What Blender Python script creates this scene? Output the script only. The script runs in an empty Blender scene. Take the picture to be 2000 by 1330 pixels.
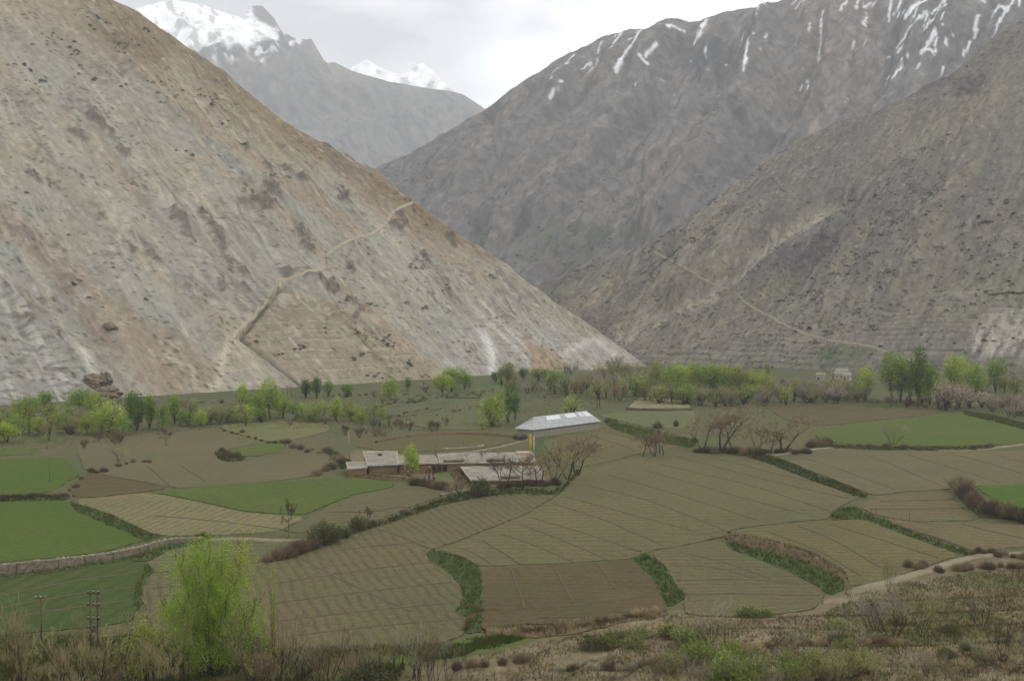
import bpy, bmesh, math, random
import numpy as np
from mathutils import Vector, Matrix, geometry
from mathutils.bvhtree import BVHTree

SC = bpy.context.scene
COL = SC.collection
R = math.radians

# ------------------------------------------------------------------ camera
CAMZ = 39.0
FOC = 2600.0                       # focal length in photograph pixels (2000 wide)
PITCH = math.atan(105.0 / FOC)
cam_d = bpy.data.cameras.new('camera')
cam_d.sensor_width = 36.0
cam_d.lens = 36.0 * FOC / 2000.0
cam_d.clip_start = 0.5
cam_d.clip_end = 40000.0
cam = bpy.data.objects.new('camera', cam_d)
cam.location = (0, 0, CAMZ)
cam.rotation_euler = (math.pi / 2 - PITCH, 0, 0)
COL.objects.link(cam)
SC.camera = cam

# ------------------------------------------------------------------ sky and sun
SUN_DIR = Vector((0.62, -0.42, 0.80)).normalized()       # towards the sun
world = bpy.data.worlds.new('World')
SC.world = world
world.use_nodes = True
wn = world.node_tree.nodes
wl = world.node_tree.links
wn.clear()
w_out = wn.new('ShaderNodeOutputWorld')
w_bg = wn.new('ShaderNodeBackground')
w_bg.inputs['Strength'].default_value = 0.1
w_sky = wn.new('ShaderNodeTexSky')
w_sky.sky_type = 'NISHITA'
w_sky.sun_disc = False
w_sky.sun_elevation = math.asin(SUN_DIR.z)
w_sky.sun_rotation = math.atan2(SUN_DIR.x, SUN_DIR.y)
w_tc = wn.new('ShaderNodeTexCoord')
w_sep = wn.new('ShaderNodeSeparateXYZ')
wl.new(w_tc.outputs['Generated'], w_sep.inputs[0])
def wmath(op, a, b=None):
    n = wn.new('ShaderNodeMath'); n.operation = op
    for i, v in enumerate((a, b)):
        if v is None: continue
        if isinstance(v, (int, float)): n.inputs[i].default_value = v
        else: wl.new(v, n.inputs[i])
    return n.outputs[0]
w_h = wmath('ADD', wmath('MAXIMUM', w_sep.outputs[2], 0.0), 0.10)
w_cmb = wn.new('ShaderNodeCombineXYZ')
wl.new(wmath('DIVIDE', w_sep.outputs[0], w_h), w_cmb.inputs[0])
wl.new(wmath('DIVIDE', w_sep.outputs[1], w_h), w_cmb.inputs[1])
w_map = wn.new('ShaderNodeMapping')
w_map.inputs['Location'].default_value = (2.935, 1.847, 0.0)
w_map.inputs['Scale'].default_value = (0.6, 0.42, 1.0)
wl.new(w_cmb.outputs[0], w_map.inputs[0])
w_no = wn.new('ShaderNodeTexNoise')
w_no.inputs['Scale'].default_value = 1.15
w_no.inputs['Detail'].default_value = 7.0
w_no.inputs['Roughness'].default_value = 0.52
w_no.inputs['Distortion'].default_value = 0.35
wl.new(w_map.outputs[0], w_no.inputs['Vector'])
w_rp = wn.new('ShaderNodeValToRGB')
w_rp.color_ramp.elements[0].position = 0.40
w_rp.color_ramp.elements[0].color = (0.36, 0.375, 0.395, 1)
w_rp.color_ramp.elements[1].position = 0.66
w_rp.color_ramp.elements[1].color = (1.0, 1.0, 1.0, 1)
wl.new(w_no.outputs['Fac'], w_rp.inputs[0])
w_gain = wn.new('ShaderNodeMix'); w_gain.data_type = 'RGBA'; w_gain.blend_type = 'MULTIPLY'
w_gain.inputs[0].default_value = 1.0
wl.new(w_rp.outputs[0], w_gain.inputs[6])
w_gain.inputs[7].default_value = (24.0, 24.0, 23.7, 1)
w_mix = wn.new('ShaderNodeMix'); w_mix.data_type = 'RGBA'
w_mix.inputs[0].default_value = 0.94                 # nearly closed cloud cover
wl.new(w_sky.outputs[0], w_mix.inputs[6])
wl.new(w_gain.outputs[2], w_mix.inputs[7])
wl.new(w_mix.outputs[2], w_bg.inputs['Color'])
wl.new(w_bg.outputs[0], w_out.inputs[0])

sun_d = bpy.data.lights.new('sun', 'SUN')
sun_d.energy = 1.25
sun_d.angle = R(14)
sun_d.color = (1.0, 0.95, 0.87)
sun = bpy.data.objects.new('sun', sun_d)
sun.rotation_euler = (-SUN_DIR).to_track_quat('-Z', 'Y').to_euler()
sun.location = (200, -100, 400)
COL.objects.link(sun)

SC.view_settings.view_transform = 'Standard'
SC.view_settings.look = 'None'
SC.view_settings.exposure = 0.07
SC.view_settings.gamma = 1.0
SC.view_settings.use_curve_mapping = False
SC.cycles.use_denoising = True
SC.cycles.max_bounces = 6
SC.cycles.diffuse_bounces = 3
SC.cycles.transmission_bounces = 3
SC.cycles.transparent_max_bounces = 6
SC.cycles.volume_bounces = 0

# ------------------------------------------------------------------ projection helpers (used to survey the place)
CP, SP = math.cos(PITCH), math.sin(PITCH)
def ray(px, py):
    a = (np.asarray(px, float) - 1000.0) / FOC
    b = (665.0 - np.asarray(py, float)) / FOC
    return a, CP + b * SP, -SP + b * CP              # dx, dy, dz
def proj(x, y, z):
    dz = z - CAMZ
    f = y * CP - dz * SP
    u = y * SP + dz * CP
    f = np.where(np.abs(f) < 1e-6, 1e-6, f)
    return 1000.0 + FOC * x / f, 665.0 - FOC * u / f

# ------------------------------------------------------------------ noise
def _hash(ix, iy, s):
    n = ix.astype(np.int64) * 374761393 + iy.astype(np.int64) * 668265263 + s * 974634077
    n = n & 0xFFFFFFFF
    n = ((n ^ (n >> 13)) * 1274126177) & 0xFFFFFFFF
    return n ^ (n >> 16)
_ang = np.linspace(0, 2 * np.pi, 256, endpoint=False)
_GX, _GY = np.cos(_ang), np.sin(_ang)
def gnoise(x, y, s=0):
    x = np.asarray(x, float); y = np.asarray(y, float)
    ix = np.floor(x); iy = np.floor(y)
    fx = x - ix; fy = y - iy
    ux = fx * fx * fx * (fx * (fx * 6 - 15) + 10)
    uy = fy * fy * fy * (fy * (fy * 6 - 15) + 10)
    r = []
    for dx, dy in ((0, 0), (1, 0), (0, 1), (1, 1)):
        h = _hash(ix + dx, iy + dy, s) & 255
        r.append(_GX[h] * (fx - dx) + _GY[h] * (fy - dy))
    a = r[0] + ux * (r[1] - r[0]); b = r[2] + ux * (r[3] - r[2])
    return (a + uy * (b - a)) * 1.5
def fbm(x, y, o=4, s=0, g=0.5):
    t = 0; a = 1.0; f = 1.0; n = 0
    for i in range(o):
        t = t + a * gnoise(x * f + i * 17.3, y * f - i * 9.1, s + i * 31)
        n += a; a *= g; f *= 2.03
    return t / n
def ridged(x, y, o=4, s=0, g=0.5):
    t = 0; a = 1.0; f = 1.0; n = 0
    for i in range(o):
        t = t + a * (1 - np.abs(gnoise(x * f + i * 11.7, y * f + i * 5.3, s + i * 31)) * 1.6)
        n += a; a *= g; f *= 2.03
    return t / n
def sstep(e0, e1, x):
    t = np.clip((x - e0) / (e1 - e0), 0, 1)
    return t * t * (3 - 2 * t)
def segdist(px, py, line):
    best = None
    for (x0, y0), (x1, y1) in zip(line[:-1], line[1:]):
        dx, dy = x1 - x0, y1 - y0
        t = np.clip(((px - x0) * dx + (py - y0) * dy) / (dx * dx + dy * dy + 1e-9), 0, 1)
        d = np.hypot(px - x0 - t * dx, py - y0 - t * dy)
        best = d if best is None else np.minimum(best, d)
    return best
def inpoly(px, py, poly):
    c = np.zeros(np.shape(px), bool)
    for (x0, y0), (x1, y1) in zip(poly, poly[1:] + poly[:1]):
        if y0 == y1: continue
        k = ((y0 > py) != (y1 > py)) & (px < (x1 - x0) * (py - y0) / (y1 - y0) + x0)
        c ^= k
    return c
def pmask(px, py, poly, soft):
    d = segdist(px, py, poly + poly[:1])
    d = np.where(inpoly(px, py, poly), d, -d)
    return sstep(-soft, soft, d)
def lin(r, g, b):
    f = lambda c: (c / 255 / 12.92) if c / 255 <= 0.04045 else ((c / 255 + 0.055) / 1.055) ** 2.4
    return np.array([f(r), f(g), f(b)])
ALB = 0.66
def A(r, g, b, k=1.0):               # surface colour judged from the photograph's tone
    c = lin(r, g, b); c = c + (c.mean() - c) * 0.0
    return np.clip(c * ALB * k, 0, 0.92)
def A2(r, g, b, k=1.0):             # the same without the greying, for leaves and crops
    return np.clip(lin(r, g, b) * ALB * k, 0, 0.92)
def mixc(c, col, m):
    return c + (np.asarray(col) - c) * m[..., None]

# ------------------------------------------------------------------ materials
MATS = {}
def new_mat(name):
    m = bpy.data.materials.new(name); m.use_nodes = True
    b = m.node_tree.nodes['Principled BSDF']
    b.inputs['Roughness'].default_value = 0.95
    b.inputs['Specular IOR Level'].default_value = 0.15
    MATS[name] = m
    return m, m.node_tree.nodes, m.node_tree.links, b
class NT:
    def __init__(s, m): s.n = m.node_tree.nodes; s.l = m.node_tree.links
    def put(s, sock, v):
        if v is None: return
        if hasattr(v, 'is_linked'): s.l.new(v, sock)
        else: sock.default_value = v
    def math(s, op, a, b=None, c=None):
        n = s.n.new('ShaderNodeMath'); n.operation = op
        for i, v in enumerate((a, b, c)): s.put(n.inputs[i], v)
        return n.outputs[0]
    def noise(s, scale, detail=4, rough=0.55, vec=None, dist=0):
        n = s.n.new('ShaderNodeTexNoise')
        n.inputs['Scale'].default_value = scale; n.inputs['Detail'].default_value = detail
        n.inputs['Roughness'].default_value = rough; n.inputs['Distortion'].default_value = dist
        if vec is not None: s.l.new(vec, n.inputs['Vector'])
        return n.outputs['Fac']
    def rng(s, v, a, b, c, d):
        n = s.n.new('ShaderNodeMapRange')
        s.l.new(v, n.inputs[0])
        for i, k in enumerate((a, b, c, d)): n.inputs[1 + i].default_value = k
        return n.outputs[0]
    def mix(s, f, a, b, mode='MIX'):
        n = s.n.new('ShaderNodeMix'); n.data_type = 'RGBA'; n.blend_type = mode
        s.put(n.inputs[0], f)
        for i, v in ((6, a), (7, b)):
            if isinstance(v, (tuple, list, np.ndarray)): v = (*[float(q) for q in v[:3]], 1)
            s.put(n.inputs[i], v)
        return n.outputs[2]
    def pos(s):
        return s.n.new('ShaderNodeNewGeometry').outputs['Position']
    def obj(s):
        return s.n.new('ShaderNodeTexCoord').outputs['Object']
    def attr(s, name):
        n = s.n.new('ShaderNodeAttribute'); n.attribute_name = name
        return n.outputs['Color']
    def gray(s, v):
        n = s.n.new('ShaderNodeCombineColor')
        for i in range(3): s.l.new(v, n.inputs[i])
        return n.outputs[0]
    def bump(s, h, strength, dist, bsdf):
        n = s.n.new('ShaderNodeBump'); n.inputs['Strength'].default_value = strength
        n.inputs['Distance'].default_value = dist
        s.l.new(h, n.inputs['Height']); s.l.new(n.outputs[0], bsdf.inputs['Normal'])
def terrain_mat(name, scales, amp=0.35, bump=0.5, bdist=0.4, fall=False):
    m, n, l, b = new_mat(name); t = NT(m)
    p = t.pos()
    if fall:                                         # grain that runs down the slope
        at = n.new('ShaderNodeAttribute'); at.attribute_name = 'ab'; p = at.outputs['Vector']
    n1 = t.noise(scales[0], 8, 0.62, p)
    n2 = t.noise(scales[1], 5, 0.6, p)
    v = t.math('MULTIPLY', t.rng(n1, 0.25, 0.75, 1 - amp, 1 + amp), t.rng(n2, 0.25, 0.75, 1 - amp * .8, 1 + amp * .8))
    c = t.mix(1.0, t.attr('col'), t.gray(v), 'MULTIPLY')
    l.new(c, b.inputs['Base Color'])
    t.bump(t.math('ADD', n1, t.math('MULTIPLY', n2, 0.5)), bump, bdist, b)
    b.inputs['Specular IOR Level'].default_value = 0.05
    return m
def simple_mat(name, col, var=0.25, scale=3.0, rough=0.9, bump=0.2, bdist=0.03, metal=0.0, spec=0.2, detail=5):
    m, n, l, b = new_mat(name); t = NT(m)
    o = t.obj(); f = t.noise(scale, detail, 0.6, o)
    v = t.rng(f, 0.25, 0.75, 1 - var, 1 + var)
    l.new(t.mix(1.0, tuple(col), t.gray(v), 'MULTIPLY'), b.inputs['Base Color'])
    b.inputs['Roughness'].default_value = rough
    b.inputs['Metallic'].default_value = metal
    b.inputs['Specular IOR Level'].default_value = spec
    if bump: t.bump(f, bump, bdist, b)
    return m

# ------------------------------------------------------------------ object helpers
def obj(name, me, mat=None, parent=None):
    o = bpy.data.objects.new(name, me); COL.objects.link(o)
    if parent is not None: o.parent = parent
    if mat is not None and me is not None and not me.materials: me.materials.append(mat)
    return o
def tag(o, label=None, cat=None, group=None, kind=None):
    if label: o['label'] = label
    if cat: o['category'] = cat
    if group: o['group'] = group
    if kind: o['kind'] = kind
    return o
def thing(name, label, cat, loc, rz=0.0, group=None):
    o = bpy.data.objects.new(name, None); o.empty_display_size = 0.5
    COL.objects.link(o); o.location = loc; o.rotation_euler = (0, 0, rz)
    return tag(o, label, cat, group)
def np_mesh(name, V, F, cols=None, smooth=True, attr='col'):
    me = bpy.data.meshes.new(name)
    V = np.asarray(V, np.float32); F = np.asarray(F, np.int32)
    k = F.shape[1]
    me.vertices.add(len(V)); me.vertices.foreach_set('co', V.ravel())
    me.loops.add(F.size); me.loops.foreach_set('vertex_index', F.ravel())
    me.polygons.add(len(F))
    me.polygons.foreach_set('loop_start', np.arange(0, F.size, k, dtype=np.int32))
    me.polygons.foreach_set('use_smooth', np.full(len(F), smooth, bool))
    me.update(calc_edges=True)
    if cols is not None:
        at = me.attributes.new(attr, 'FLOAT_COLOR', 'POINT')
        c4 = np.ones((len(V), 4), np.float32); c4[:, :3] = cols
        at.data.foreach_set('color', c4.ravel())
    return me
def grid_faces(nr, nc):
    i = np.arange(nr * nc).reshape(nr, nc)
    return np.stack([i[:-1, :-1], i[:-1, 1:], i[1:, 1:], i[1:, :-1]], -1).reshape(-1, 4)

# ------------------------------------------------------------------ mountains
TRI = []                                             # (name, object, BVH) for placing things on the slopes
def resample(line, n):
    L = np.array(line, float)
    d = np.r_[0, np.cumsum(np.hypot(*np.diff(L, axis=0).T))]
    t = np.linspace(0, d[-1], n)
    return np.interp(t, d, L[:, 0]), np.interp(t, d, L[:, 1])
def mountain(name, label, n, slope, anchor, sil, cols, rows, zfoot, dispf, colf, mat, back=(140, 24), cf=.45):
    n = np.array(n, float); n /= np.hypot(*n)
    T = math.tan(R(slope)); x0, y0, z0 = anchor
    rx, ry = resample(sil, cols)
    dx, dy, dz = ray(rx, ry)
    # ridge = where the sight line of the crest meets the slope plane
    t = (T * (-x0 * n[0] - y0 * n[1]) + z0 - CAMZ) / (dz - T * (dx * n[0] + dy * n[1]))
    X = dx * t; Y = dy * t; Z = CAMZ + dz * t
    hor = np.maximum(Z - zfoot, 0.5) / T             # horizontal run down to the foot
    v = np.linspace(0, 1, rows)[:, None]
    GX = X - n[0] * hor * v; GY = Y - n[1] * hor * v; GZ = Z - (Z - zfoot) * v
    bl, bn = back
    w = np.linspace(bl, bl / bn, bn)[:, None]
    BX = X + n[0] * w; BY = Y + n[1] * w; BZ = Z - w * T * 0.8
    GX = np.vstack([BX, GX]); GY = np.vstack([BY, GY]); GZ = np.vstack([BZ, GZ])
    front = np.vstack([np.zeros_like(BX), np.ones((rows, cols))])
    a = (GX - x0) * n[1] - (GY - y0) * n[0]          # along the contour
    b = ((GX - x0) * n[0] + (GY - y0) * n[1]) / math.cos(R(slope))
    px, py = proj(GX, GY, GZ)
    crest = np.vstack([w / bl + 0 * BX, v + 0 * X])  # 0 at the crest
    d = dispf(a, b, px, py)
    d = d * (cf + (1 - cf) * sstep(0, .14, crest))
    N = np.array([-T * n[0], -T * n[1], 1.0]); N /= np.linalg.norm(N)
    c = colf(a, b, px, py, d)
    GX = GX + N[0] * d; GY = GY + N[1] * d; GZ = GZ + N[2] * d
    V = np.stack([GX, GY, GZ], -1).reshape(-1, 3)
    F = grid_faces(rows + bn, cols)
    me = np_mesh(name, V, F, c.reshape(-1, 3))
    at = me.attributes.new('ab', 'FLOAT_VECTOR', 'POINT')
    at.data.foreach_set('vector', np.stack([a, b * .4, 0 * a], -1).astype(np.float32).ravel())
    o = obj(name, me, mat)
    tag(o, label, None, None, 'structure')
    TRI.append((name, V, F, o))
    return o
def blobs(px, py, lst, warp=8, seed=5):
    wx = px + warp * fbm(px / 14, py / 14, 3, seed); wy = py + warp * fbm(px / 14, py / 14, 3, seed + 7)
    m = np.zeros_like(px)
    for cx, cy, L, W, ang in lst:
        ca, sa = math.cos(R(ang)), math.sin(R(ang))
        u = ((wx - cx) * ca + (wy - cy) * sa) / L; q = (-(wx - cx) * sa + (wy - cy) * ca) / W
        m = np.maximum(m, np.clip(1.35 - (u * u + q * q), 0, 1))
    return m

# --- left slope -----------------------------------------------------
L_ROCK = [(185,238,34,12,50),(215,262,26,9,50),(345,425,24,11,35),(365,455,26,12,55),(400,415,22,9,50),(425,450,40,12,58),(440,495,32,9,60),
 (470,520,26,7,55),(515,395,22,12,50),(525,375,18,9,30),(590,455,24,10,55),(600,480,20,8,60),(560,525,26,10,15),(610,540,30,12,20),
 (645,560,20,10,45),(690,515,18,8,65),(370,560,24,8,30),(400,575,20,7,40),(150,270,24,9,30),(60,340,26,10,35),(100,360,20,7,40),
 (240,300,22,8,45),(150,345,22,8,40),(200,420,18,6,45),(685,590,14,9,20),(700,610,12,8,30),(770,440,22,10,40),(785,430,20,8,50),
 (880,470,18,8,45),(830,500,16,6,50),(520,330,16,6,40),(480,290,14,6,40),(250,480,16,7,40),(300,500,18,7,45),(665,375,18,7,35),(590,350,14,6,40),
 (215,640,15,4,10),(120,640,14,6,40),(60,620,16,6,30),(430,560,14,5,40),(480,560,16,5,40),(820,520,14,5,30),(560,330,12,5,40),(640,290,16,6,40)]
PATH_L = [(808,392),(783,405),(766,414),(757,438),(722,459),(688,465),(660,482),(636,501),(640,524),(603,530),(573,543),(545,548),(552,556),(527,584),(492,620),(466,648),(450,668)]
PLANT = [(552,562),(474,657),(592,757),(740,768),(862,735),(800,690),(700,620),(640,585)]
def left_disp(a, b, px, py):
    g = ridged(a / 26 + 0.6 * fbm(a / 40, b / 60, 2, 3), b / 210, 3, 11)
    g2 = ridged(a / 9 + 0.35 * gnoise(a / 14, b / 40, 5), b / 130, 4, 12)
    d = 4.6 * (g - 0.6) + 1.2 * (g2 - 0.6) + 1.2 * fbm(a / 60, b / 60, 3, 21) * 3
    d += 0.45 * fbm(a / 4, b / 10, 4, 14)
    rock = blobs(px, py, L_ROCK, 12)
    d += rock * (4.2 * ridged(a / 6, b / 9, 4, 15, .6) - 1.2)
    crag = sstep(.02, .3, fbm(a / 28, b / 40, 3, 19)) * sstep(720, 560, py)
    d += crag * 1.3 * (ridged(a / 5.5 + .5 * fbm(a / 9, b / 16, 2, 20), b / 17, 4, 18, .6) - .55)
    ridge = np.maximum(pmask(px, py, [(530,240),(560,235),(700,310),(815,395),(960,500),(950,525),(880,470),(790,420),(700,352),(600,300)], 12), 0)
    d += ridge * 2.2 * (ridged(a / 8, b / 12, 4, 16, .6) - .35)
    cl = np.maximum(pmask(px, py, [(-60,560),(60,590),(140,690),(210,725),(250,780),(-60,800)], 20), pmask(px, py, [(890,640),(960,600),(1100,648),(1270,710),(1270,745),(880,760)], 20))
    d += cl * 1.6 * (ridged(a / 6, b / 16, 4, 17, .55) - .5)
    pl = pmask(px, py, PLANT, 10)
    d = d * (1 - 0.85 * pl) - pl * 1.0
    d += pl * 0.8 * np.clip(1 - np.abs(((b + 1.5 * fbm(a / 30, b / 30, 2, 71)) / 6.5) % 1 - .5) * 7, 0, 1)
    d -= 3.0 * np.exp(-(segdist(px, py, [(548,560),(472,656),(535,708),(592,758)]) / 4.0) ** 2)
    d -= 1.5 * np.exp(-(segdist(px, py, [(600,560),(660,625),(700,670),(780,745)]) / 6) ** 2)
    d -= 1.4 * np.exp(-(segdist(px, py, [(680,540),(740,600),(800,660),(870,730)]) / 6) ** 2)
    return d * sstep(-6, 40, b) + 0.0
def left_col(a, b, px, py, d):
    w = 10 * fbm(px / 40, py / 40, 3, 55); qx = px + w; qy = py - w
    n1 = fbm(a / 45, b / 110, 4, 31); n2 = fbm(a / 10, b / 170, 4, 32, .55); n3 = fbm(a / 3.6, b / 90, 4, 33, .55); nf = fbm(a / 2.2, b / 6, 3, 34)
    c = np.zeros(a.shape + (3,)) + A(158, 154, 142)
    up = sstep(310, 60, py - 0.50 * (px - 350) + 70 * n1)
    c = mixc(c, A(150, 150, 140), sstep(-.05, .35, n1) * (1 - up) * .8)
    c = mixc(c, A(166, 158, 138), sstep(.0, .4, -n1) * (1 - up) * .7)
    c = mixc(c, A(154, 140, 116), up * .95)
    c = mixc(c, A(166, 153, 127), up * sstep(0, .4, n2) * .7)
    c = mixc(c, A(176, 171, 156), sstep(.08, .4, n2) * (1 - up) * .6)
    c = mixc(c, A(136, 127, 112), sstep(.08, .45, -n2) * .6)
    c = mixc(c, A(180, 170, 148), sstep(.12, .4, n3) * .55)
    # ochre scree chutes
    m = pmask(qx, qy, [(-80,330),(0,395),(90,455),(200,560),(300,640),(410,690),(440,720),(435,800),(330,800),(250,720),(150,600),(60,500),(-80,400)], 16)
    c = mixc(c, A(158, 141, 118), m * (.6 + .3 * n3))
    m = pmask(qx, qy, [(270,620),(420,690),(432,790),(340,800),(280,740),(230,650)], 20)
    c = mixc(c, A(150, 135, 119), m * .6)
    m = np.exp(-(segdist(qx, qy, [(40,455),(120,545),(180,620),(230,700)]) / 9) ** 2)
    c = mixc(c, A(128, 116, 104), m * .6)
    for ln, wd, cc, k in (([(260,110),(420,260),(560,360),(700,450)], 16, (158,138,112), .65), ([(380,300),(520,390),(600,470),(640,520)], 10, (166,142,110), .5),
                          ([(650,560),(760,640),(860,730)], 9, (168,146,116), .8), ([(1020,675),(1060,690),(1110,715)], 13, (162,142,118), .9), ([(700,600),(800,690),(830,740)], 7, (170,148,118), .8),
                          ([(0,130),(120,230),(260,370)], 14, (162,146,120), .5), ([(560,260),(700,370),(850,480),(960,560)], 12, (158,139,113), .55), ([(0,250),(150,380),(330,560),(440,640)], 12, (166,152,126), .5)):
        c = mixc(c, A(*cc), np.exp(-(segdist(qx, qy, ln) / wd) ** 2) * k * (.8 + .4 * n3))
    m = pmask(qx, qy, [(180,30),(260,40),(330,90),(320,130),(250,115),(160,60)], 22)
    c = mixc(c, A(124, 106, 84), m * .75)
    cr_ = py - np.interp(px, [-100, 222, 300, 400, 560, 745, 805, 985, 1262], [-200, 0, 45, 112, 238, 340, 393, 512, 714])
    c = mixc(c, A(138, 120, 94), sstep(95, 5, cr_ + 25 * n1) * sstep(1000, 800, px) * .6)
    # rusty crest
    m = pmask(px, qy, [(520,225),(560,240),(700,312),(815,398),(975,505),(960,525),(880,470),(790,420),(705,352),(600,300)], 9)
    c = mixc(c, A(140, 122, 97), m * (.4 + .6 * np.clip(.5 + n3, 0, 1)))
    # chalky cliffs
    m = pmask(qx, qy, [(-80,560),(20,560),(80,600),(150,690),(215,730),(250,800),(-80,810)], 18)
    c = mixc(c, A(156, 153, 143), m * .8)
    st = sstep(.08, .35, n3 + .6 * n2)
    c = mixc(c, A(188, 186, 178), m * st * .6)
    lay = fbm(a / 9, b / 2.2, 3, 39)
    c = mixc(c, A(112, 112, 108), m * sstep(.0, .3, lay + .4 * nf) * .75)
    m = pmask(qx, qy, [(880,650),(950,590),(1100,640),(1280,712),(1280,760),(870,770)], 22)
    c = mixc(c, A(168, 164, 154), m * .75)
    c = mixc(c, A(196, 193, 184), m * st * .6)
    c = mixc(c, A(128, 124, 116), m * sstep(.05, .35, lay + .4 * nf) * .6)
    c = mixc(c, A(214, 212, 206), np.exp(-(segdist(px, py, [(945,655),(960,690),(962,730)]) / 8) ** 2) * .9)
    m = pmask(qx, qy, [(1025,665),(1075,690),(1115,722),(1040,722)], 8); c = mixc(c, A(164, 145, 122), m)
    c = mixc(c, A(208, 205, 196), np.exp(-(segdist(px, py, [(1105,690),(1160,660),(1200,690)]) / 7) ** 2) * .6)
    c = mixc(c, A(200, 194, 180), np.exp(-(segdist(qx, qy, [(160,690),(190,730),(225,770)]) / 10) ** 2) * .6)
    # path spoil and pale gully
    c = mixc(c, A(190, 178, 152), np.exp(-(segdist(px, py, [(545,552),(520,592),(488,625),(452,668),(440,700)]) / 8) ** 2) * .7)
    c = mixc(c, A(196, 188, 168), np.exp(-(segdist(qx, qy, [(445,675),(430,715),(428,745),(400,785)]) / 9) ** 2) * .8)
    c = mixc(c, A(188, 178, 156), np.exp(-(segdist(qx, qy, [(320,680),(370,720),(405,785)]) / 4) ** 2) * .7)
    # young plantation
    pl = pmask(px, py, PLANT, 6)
    c = mixc(c, A(148, 134, 112), pl * .5)
    stripe = np.clip(1 - np.abs(((b + 1.5 * fbm(a / 30, b / 30, 2, 71)) / 6.5) % 1 - .5) * 9, 0, 1) * sstep(-.25, .1, fbm(a / 25, b / 12, 3, 72))
    c = mixc(c, A(150, 137, 116), pl * .5)
    c = mixc(c, A(186, 172, 144), pl * stripe * .9)
    c = mixc(c, A(112, 100, 80), pl * np.clip(1 - np.abs(((b + 1.5 * fbm(a / 30, b / 30, 2, 71)) / 6.5) % 1 - .68) * 12, 0, 1) * .55)
    c = mixc(c, A(96, 92, 72), np.exp(-(segdist(px, py, [(548,562),(473,657),(535,709),(592,759)]) / 2.6) ** 2) * .85)
    lp = pmask(px, py, [(455,660),(585,762),(440,790),(430,740)], 5)
    stripe2 = np.clip(1 - np.abs(((b) / 8.5) % 1 - .5) * 8, 0, 1)
    c = mixc(c, A(182, 168, 144), lp * stripe2 * .8)
    c = mixc(c, A(150, 146, 130), pmask(px, py, [(470,660),(480,660),(600,755),(580,775)], 5) * .7)
    c = mixc(c, A(88, 84, 66), np.exp(-(segdist(px, py, [(550,560),(473,657),(535,709),(594,760)]) / 3.4) ** 2) * .9)
    c = mixc(c, A(112, 100, 78), np.exp(-(segdist(px, py, [(640,590),(700,650),(780,745)]) / 3.5) ** 2) * .55)
    # outcrops
    rock = blobs(px, py, L_ROCK, 12)
    rz = ridged(a / 6, b / 9, 4, 15, .6)
    c = mixc(c, A(108, 101, 91), sstep(.36, .62, rock * .7 + .6 * (rz - .55) + .5 * nf) * .8)
    crag = sstep(.02, .3, fbm(a / 28, b / 40, 3, 19)) * sstep(720, 560, py)
    cr = ridged(a / 5.5 + .5 * fbm(a / 9, b / 16, 2, 20), b / 17, 4, 18, .6)
    c = mixc(c, A(116, 108, 98), crag * sstep(.55, .8, cr + .3 * nf) * .75)
    c = mixc(c, A(176, 172, 160), crag * sstep(.5, .25, cr) * .5)
    sp = sstep(.18, .42, fbm(a / 5, b / 7, 4, 37) + .25 * n1 - .1)
    c = mixc(c, A(118, 108, 94), sp * .55)
    dots = gnoise(a / 1.5, b / 2.6, 41) + .5 * fbm(a / 16, b / 22, 3, 42)
    c = mixc(c, A(84, 78, 64), sstep(.52, .66, dots) * .85)
    lt = gnoise(a / 1.6, b / 8, 43) + .5 * fbm(a / 20, b / 20, 3, 44)
    c = mixc(c, A(188, 180, 162), sstep(.5, .7, lt) * .6)
    return np.clip(c * .94 * (1 + .22 * nf + .14 * n3)[..., None], .02, .9)
M_left = terrain_mat('scree_left', (0.4, 1.8), 0.30, 0.8, 0.6, True)
mountain('mountain_slope', 'sunlit tan and grey scree mountainside on the left with a footpath', (-0.674, 0.738), 36, (-169, 440, 0),
         [(-900,-200),(60,-200),(140,-60),(222,0),(300,45),(400,112),(470,165),(560,238),(640,285),(745,340),(805,393),(900,462),(985,512),(1040,560),(1100,598),(1150,632),(1200,668),(1262,714)],
         600, 440, -4, left_disp, left_col, M_left, (160, 24))

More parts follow.
